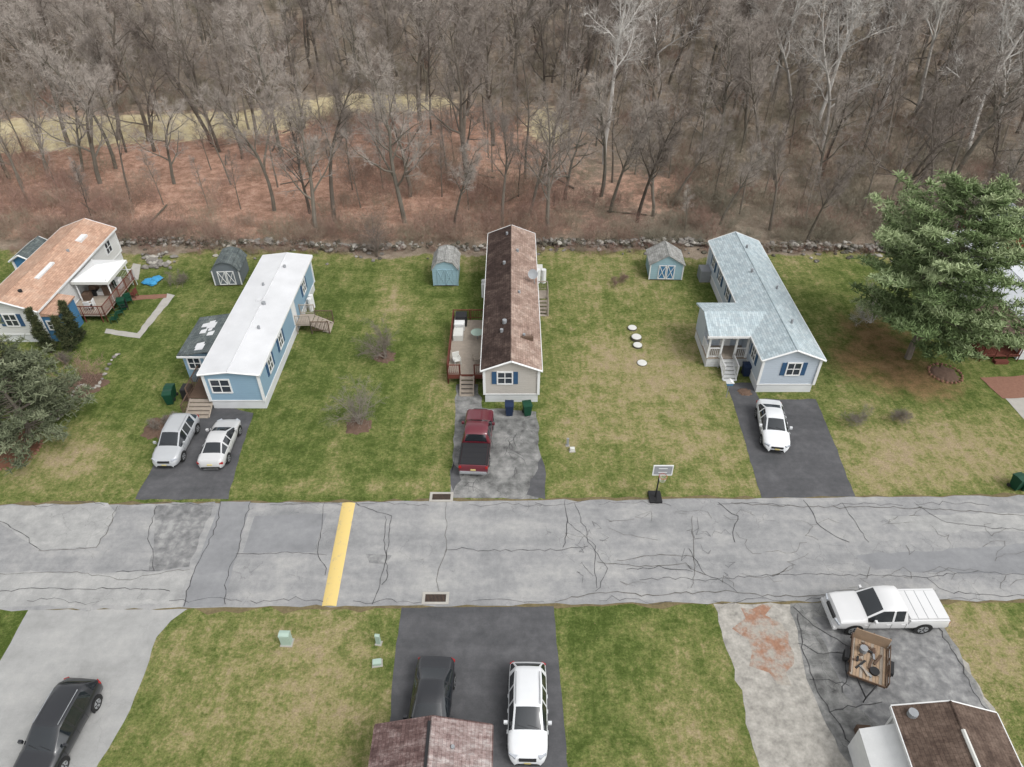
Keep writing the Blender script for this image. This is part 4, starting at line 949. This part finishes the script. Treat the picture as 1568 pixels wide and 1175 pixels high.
forest_e = empty('forest', (0, 120, 0)); rng = random.Random(99)
def inst(me, x, y, s, parent, sz=None, nm='tree'):
    o = bpy.data.objects.new(nm, me); scene.collection.objects.link(o)
    o.location = (x-parent.location.x, y-parent.location.y, float(terr(np.array(x), np.array(y)))); o.scale = (s, s, s*(sz or 1)); o.rotation_euler = (rng.gauss(0, .03), rng.gauss(0, .03), rng.uniform(0, 6.28)); o.parent = parent
    return o
cells = {}
def free(x, y, dmin):
    k = (int(x//6), int(y//6))
    for a in (-1, 0, 1):
        for b in (-1, 0, 1):
            for (px, py) in cells.get((k[0]+a, k[1]+b), ()):
                if (px-x)**2+(py-y)**2 < dmin*dmin: return False
    cells.setdefault(k, []).append((x, y)); return True
def clearing(x, y):
    return (-80 < x < -28 and 90 < y < 101) or (-32 < x < -4 and 98 < y < 108) or (1 < x < 7 and 87 < y < 102)
def dens(x, y):
    d = .12 if y < 69 else .40 if y < 80 else .60 if y < 95 else .97
    if x > 14 and y < 95: d = min(.9, d+.25)
    if x < -22 and y < 92: d *= .5
    return d
for (u, v, k, s) in ((485, 362, 0, .85), (512, 338, 1, .8), (620, 340, 0, .9), (628, 300, 3, .8), (420, 322, 1, .7), (755, 225, 0, 1.0), (865, 305, 3, .62), (975, 340, 2, .8), (14, 272, 0, .8), (105, 222, 0, 1.0), (1245, 385, 2, .6), (920, 300, 1, .75), (1000, 330, 4, .7)):
    x, y = S(u, v); inst(TM[k], x, max(y, 62.5), s, forest_e); free(x, y, .1)
for (u, v) in ((925, 250), (1250, 200), (1400, 180), (1010, 150), (1480, 240), (1330, 120), (1180, 140)):
    x, y = S(u, v); inst(WM[rng.randrange(2)], x, y, 1.0, forest_e); free(x, y, .1)
for i in range(9000):
    y = 63.8+rng.random()*121; hw = 20+y*.64; x = rng.uniform(-hw, hw)
    if clearing(x, y) and rng.random() < .95: continue
    if rng.random() > dens(x, y): continue
    if not free(x, y, 3.3 if y < 95 else 3.9 if y < 130 else 5.0): continue
    q = rng.random()
    if q < (.62 if y < 95 else .36): me_, s = rng.choice(PM), rng.uniform(.6, 1.25)
    elif q < .66 and (x > 5) and rng.random() < .2: me_, s = rng.choice(WM), rng.uniform(.85, 1.05)
    else: me_, s = rng.choice(TM), rng.uniform(.6, 1.05)
    if y < 74: s *= .82
    inst(me_, x, y, s, forest_e)
mb = MB()
for i in range(26):
    x = rng.uniform(-60, 60); y = rng.uniform(64, 100); a = rng.uniform(0, 3.14); l = rng.uniform(.8, 2.4); z = float(terr(np.array(x), np.array(y)))+.08
    mb.bar((x-l*math.cos(a), y-l*math.sin(a)-120, z), (x+l*math.cos(a), y+l*math.sin(a)-120, z+rng.uniform(0, .4)), rng.uniform(.05, .11), rng.choice(['bark', 'stone_dk']), 6)
mb.obj('fallen_logs', forest_e)
thk = empty('brush_thicket', (0, 80, 0))
for i in range(4200):
    y = 62.2+rng.random()**1.5*105; hw = 20+y*.64; x = rng.uniform(-hw, hw)
    if clearing(x, y): continue
    if y < 66: keep = .65
    elif y < 92 and x < 14: keep = .24+.2*math.sin(x*.12+y*.2)
    else: keep = .6
    if rng.random() > keep: continue
    gr = (x > 12 or y > 95) and rng.random() < .75
    inst(BM[rng.randrange(4, 6)] if gr else BM[rng.randrange(4)], x, y, rng.uniform(.5, 1.0) if y < 68 else rng.uniform(.6, 1.3), thk, nm='brush_clump')
for i in range(300):
    x = rng.uniform(-48, 60); y = rng.uniform(59.9, 61.2); inst(BM[rng.randrange(4)], x, y, rng.uniform(.15, .38), thk, nm='brush_clump')

# yard trees and shrubs
yard = dict(seg=(4, 4, 3), wob=(.1, .18, .22), trop=(.02, .06, .04), n=(9, 7, 7), lo=(.15, .15, .1), ang=(.95, .75, .75), len=(.75, .5), twig=.34, tw=.007, stems=5, spread=.15, shape=lambda t: 1.1-.5*t)
dense = dict(seg=(4, 3, 3), wob=(.12, .18, .22), trop=(.03, .06, .04), n=(7, 6, 6), lo=(.15, .15, .1), ang=(.8, .75, .75), len=(.6, .5), twig=.26, tw=.006, stems=6, spread=.35, shape=lambda t: 1.1-.5*t)
def plant(name, u, v, cfg, h, r, seed, mats=('shrub', 'shrub')):
    x, y = S(u, v); o = bpy.data.objects.new(name, bare_mesh(name, seed, h, r, cfg, mats)); scene.collection.objects.link(o); o.location = (x, y, .03)
plant('bare_yard_tree', 588, 548, yard, 2.7, .05, 51); plant('bare_yard_tree', 552, 648, yard, 2.7, .05, 52)
plant('bare_shrub', 138, 588, dense, 2.4, .022, 53, ('brushred', 'brushred')); plant('bare_shrub', 245, 655, dense, .7, .012, 54)
plant('bare_shrub', 1312, 648, dense, .9, .010, 55); plant('bare_shrub', 1376, 645, dense, .9, .010, 56)
plant('bare_shrub', 952, 434, dense, .9, .010, 58, ('brushred', 'brushred')); plant('bare_shrub', 278, 440, dense, 1.3, .014, 59)
plant('bare_yard_tree', 578, 393, yard, 3.8, .06, 60); plant('bare_yard_tree', 1332, 492, yard, 2.6, .05, 61, ('palebark', 'palebark')); plant('bare_shrub', 100, 560, dense, 1.2, .014, 62)

# ------------------------------------------------------------------ evergreens
def evergreen(name, x, y, h, prof, nwh, nbr, mat_, seed, tl=.34, dens=1.0, droop=0.0, per=9):
    rg = random.Random(seed); V, F, MI, SH = [], [], [], []
    def tube(a, b, ra, rb, n_=6):
        d = (b-a).normalized(); u = d.cross(Vector((.3, .9, .1))).normalized(); w = d.cross(u); s = len(V)
        for c, r in ((a, ra), (b, rb)):
            for j in range(n_): t = 2*math.pi*j/n_; V.append(c+u*(r*math.cos(t))+w*(r*math.sin(t))); SH.append(.3)
        for j in range(n_): F.append((s+j, s+(j+1) % n_, s+n_+(j+1) % n_, s+n_+j)); MI.append(0)
    def tuft(c, sh, size):
        for k in range(per):
            d = Vector((rg.gauss(0, 1), rg.gauss(0, 1), rg.gauss(.35, .7))).normalized(); L = size*rg.uniform(.6, 1.25)
            s = d.cross(Vector((rg.gauss(0, 1), rg.gauss(0, 1), rg.gauss(0, 1)))).normalized()*size*.10; b = len(V)
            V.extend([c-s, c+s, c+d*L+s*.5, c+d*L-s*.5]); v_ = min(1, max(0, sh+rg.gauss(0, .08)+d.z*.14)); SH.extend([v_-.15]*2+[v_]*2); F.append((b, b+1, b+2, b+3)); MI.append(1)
    prev = Vector((0, 0, -.2))
    for i in range(10):
        z = h*(i+1)/10*.97; q = Vector((.12*math.sin(z*.9+seed), .12*math.cos(z*.7), z)); tube(prev, q, .020*h*(1-i/10.5), .020*h*(1-(i+1)/10.5)); prev = q
    for i in range(nwh):
        t = (i+.5)/nwh; z = h*(prof[0]+(1-prof[0])*t)
        for j in range(nbr):
            if rg.random() < .15: continue
            az = rg.uniform(0, 2*math.pi); rad = prof[1](t)*rg.uniform(.5, 1.2); zz = z+rg.gauss(0, h*.012)
            a = Vector((.1*math.sin(zz*.9+seed), 0, zz)); up = rg.uniform(.02, .25)-droop+.35*t; dirh = Vector((math.cos(az), math.sin(az), up)).normalized(); b = a+dirh*rad
            mid = a.lerp(b, .5)-Vector((0, 0, rad*.04)); tube(a, mid, .05*(1-t*.6), .03*(1-t*.6), 4); tube(mid, b, .03*(1-t*.6), .01, 4)
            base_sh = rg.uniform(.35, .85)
            nt = max(3, int(rad*5.0*dens))
            for k in range(nt):
                f = .35+.68*(k+rg.random())/nt; p = a.lerp(mid, f*2) if f < .5 else mid.lerp(b, (f-.5)*2)
                sidev = Vector((-dirh.y, dirh.x, 0))*rg.gauss(0, 1)*rad*.14*(1.25-f)*1.3
                for m_ in range(2):
                    pp = p+sidev*(1 if m_ == 0 else -.8)+Vector((rg.gauss(0, .08), rg.gauss(0, .08), rg.gauss(.04, .06)))
                    tuft(pp, base_sh*.55+.5*f*base_sh+(.12 if t > .6 else 0), tl*rg.uniform(.8, 1.25))  # light put into tuft colour: inner tufts darker, tips and crown top lighter
    me = bpy.data.meshes.new(name); me.from_pydata([tuple(v) for v in V], [], F); me.materials.append(M['bark']); me.materials.append(M[mat_])
    me.polygons.foreach_set('material_index', MI); at = me.attributes.new('shade', 'FLOAT', 'POINT'); at.data.foreach_set('value', np.clip(np.array(SH, dtype=np.float32), 0, 1)); me.update()
    o = bpy.data.objects.new(name, me); scene.collection.objects.link(o); o.location = (x, y, 0); return o
x, y = S(1378, 548)
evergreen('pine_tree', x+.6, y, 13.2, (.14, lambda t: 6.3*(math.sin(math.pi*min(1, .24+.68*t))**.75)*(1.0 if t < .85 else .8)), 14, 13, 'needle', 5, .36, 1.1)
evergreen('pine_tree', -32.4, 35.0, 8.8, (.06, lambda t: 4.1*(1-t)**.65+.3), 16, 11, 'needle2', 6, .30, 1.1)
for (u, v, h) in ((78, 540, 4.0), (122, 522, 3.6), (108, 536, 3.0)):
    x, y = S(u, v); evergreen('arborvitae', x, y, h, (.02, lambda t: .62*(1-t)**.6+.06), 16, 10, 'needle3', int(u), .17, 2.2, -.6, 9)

# ------------------------------------------------------------------ light, sky, camera
w = bpy.data.worlds.new("World"); scene.world = w; w.use_nodes = True; nt = w.node_tree
bg = nt.nodes['Background']; sky = nt.nodes.new('ShaderNodeTexSky'); sky.sky_type = 'NISHITA'; sky.sun_disc = False
sky.sun_elevation = R(52); sky.sun_rotation = R(130); sky.air_density = 1.0; sky.dust_density = 3.0; sky.ozone_density = 1.0
hs = nt.nodes.new('ShaderNodeHueSaturation'); hs.inputs['Saturation'].default_value = .08
nt.links.new(sky.outputs[0], hs.inputs['Color']); nt.links.new(hs.outputs[0], bg.inputs[0]); bg.inputs[1].default_value = .15
hs.inputs['Value'].default_value = 1.8
sl = bpy.data.lights.new('sun', 'SUN'); sl.energy = 1.35; sl.angle = R(20); sl.color = (1, .98, .95)
so = bpy.data.objects.new('sun', sl); scene.collection.objects.link(so)
az = R(130); el = R(52); dv_ = Vector((math.sin(az)*math.cos(el), math.cos(az)*math.cos(el), math.sin(el)))
so.rotation_euler = dv_.to_track_quat('Z', 'Y').to_euler(); so.location = (20, 0, 60)
cam = bpy.data.cameras.new('camera'); co = bpy.data.objects.new('camera', cam); scene.collection.objects.link(co)
co.location = (0, 0, 33); co.rotation_euler = (R(90-39.1), 0, 0); cam.sensor_width = 36; cam.lens = 36*1090/1568; cam.clip_end = 2000; cam.clip_start = .5
scene.camera = co
scene.view_settings.view_transform = 'Standard'; scene.view_settings.look = 'None'; scene.view_settings.exposure = 0
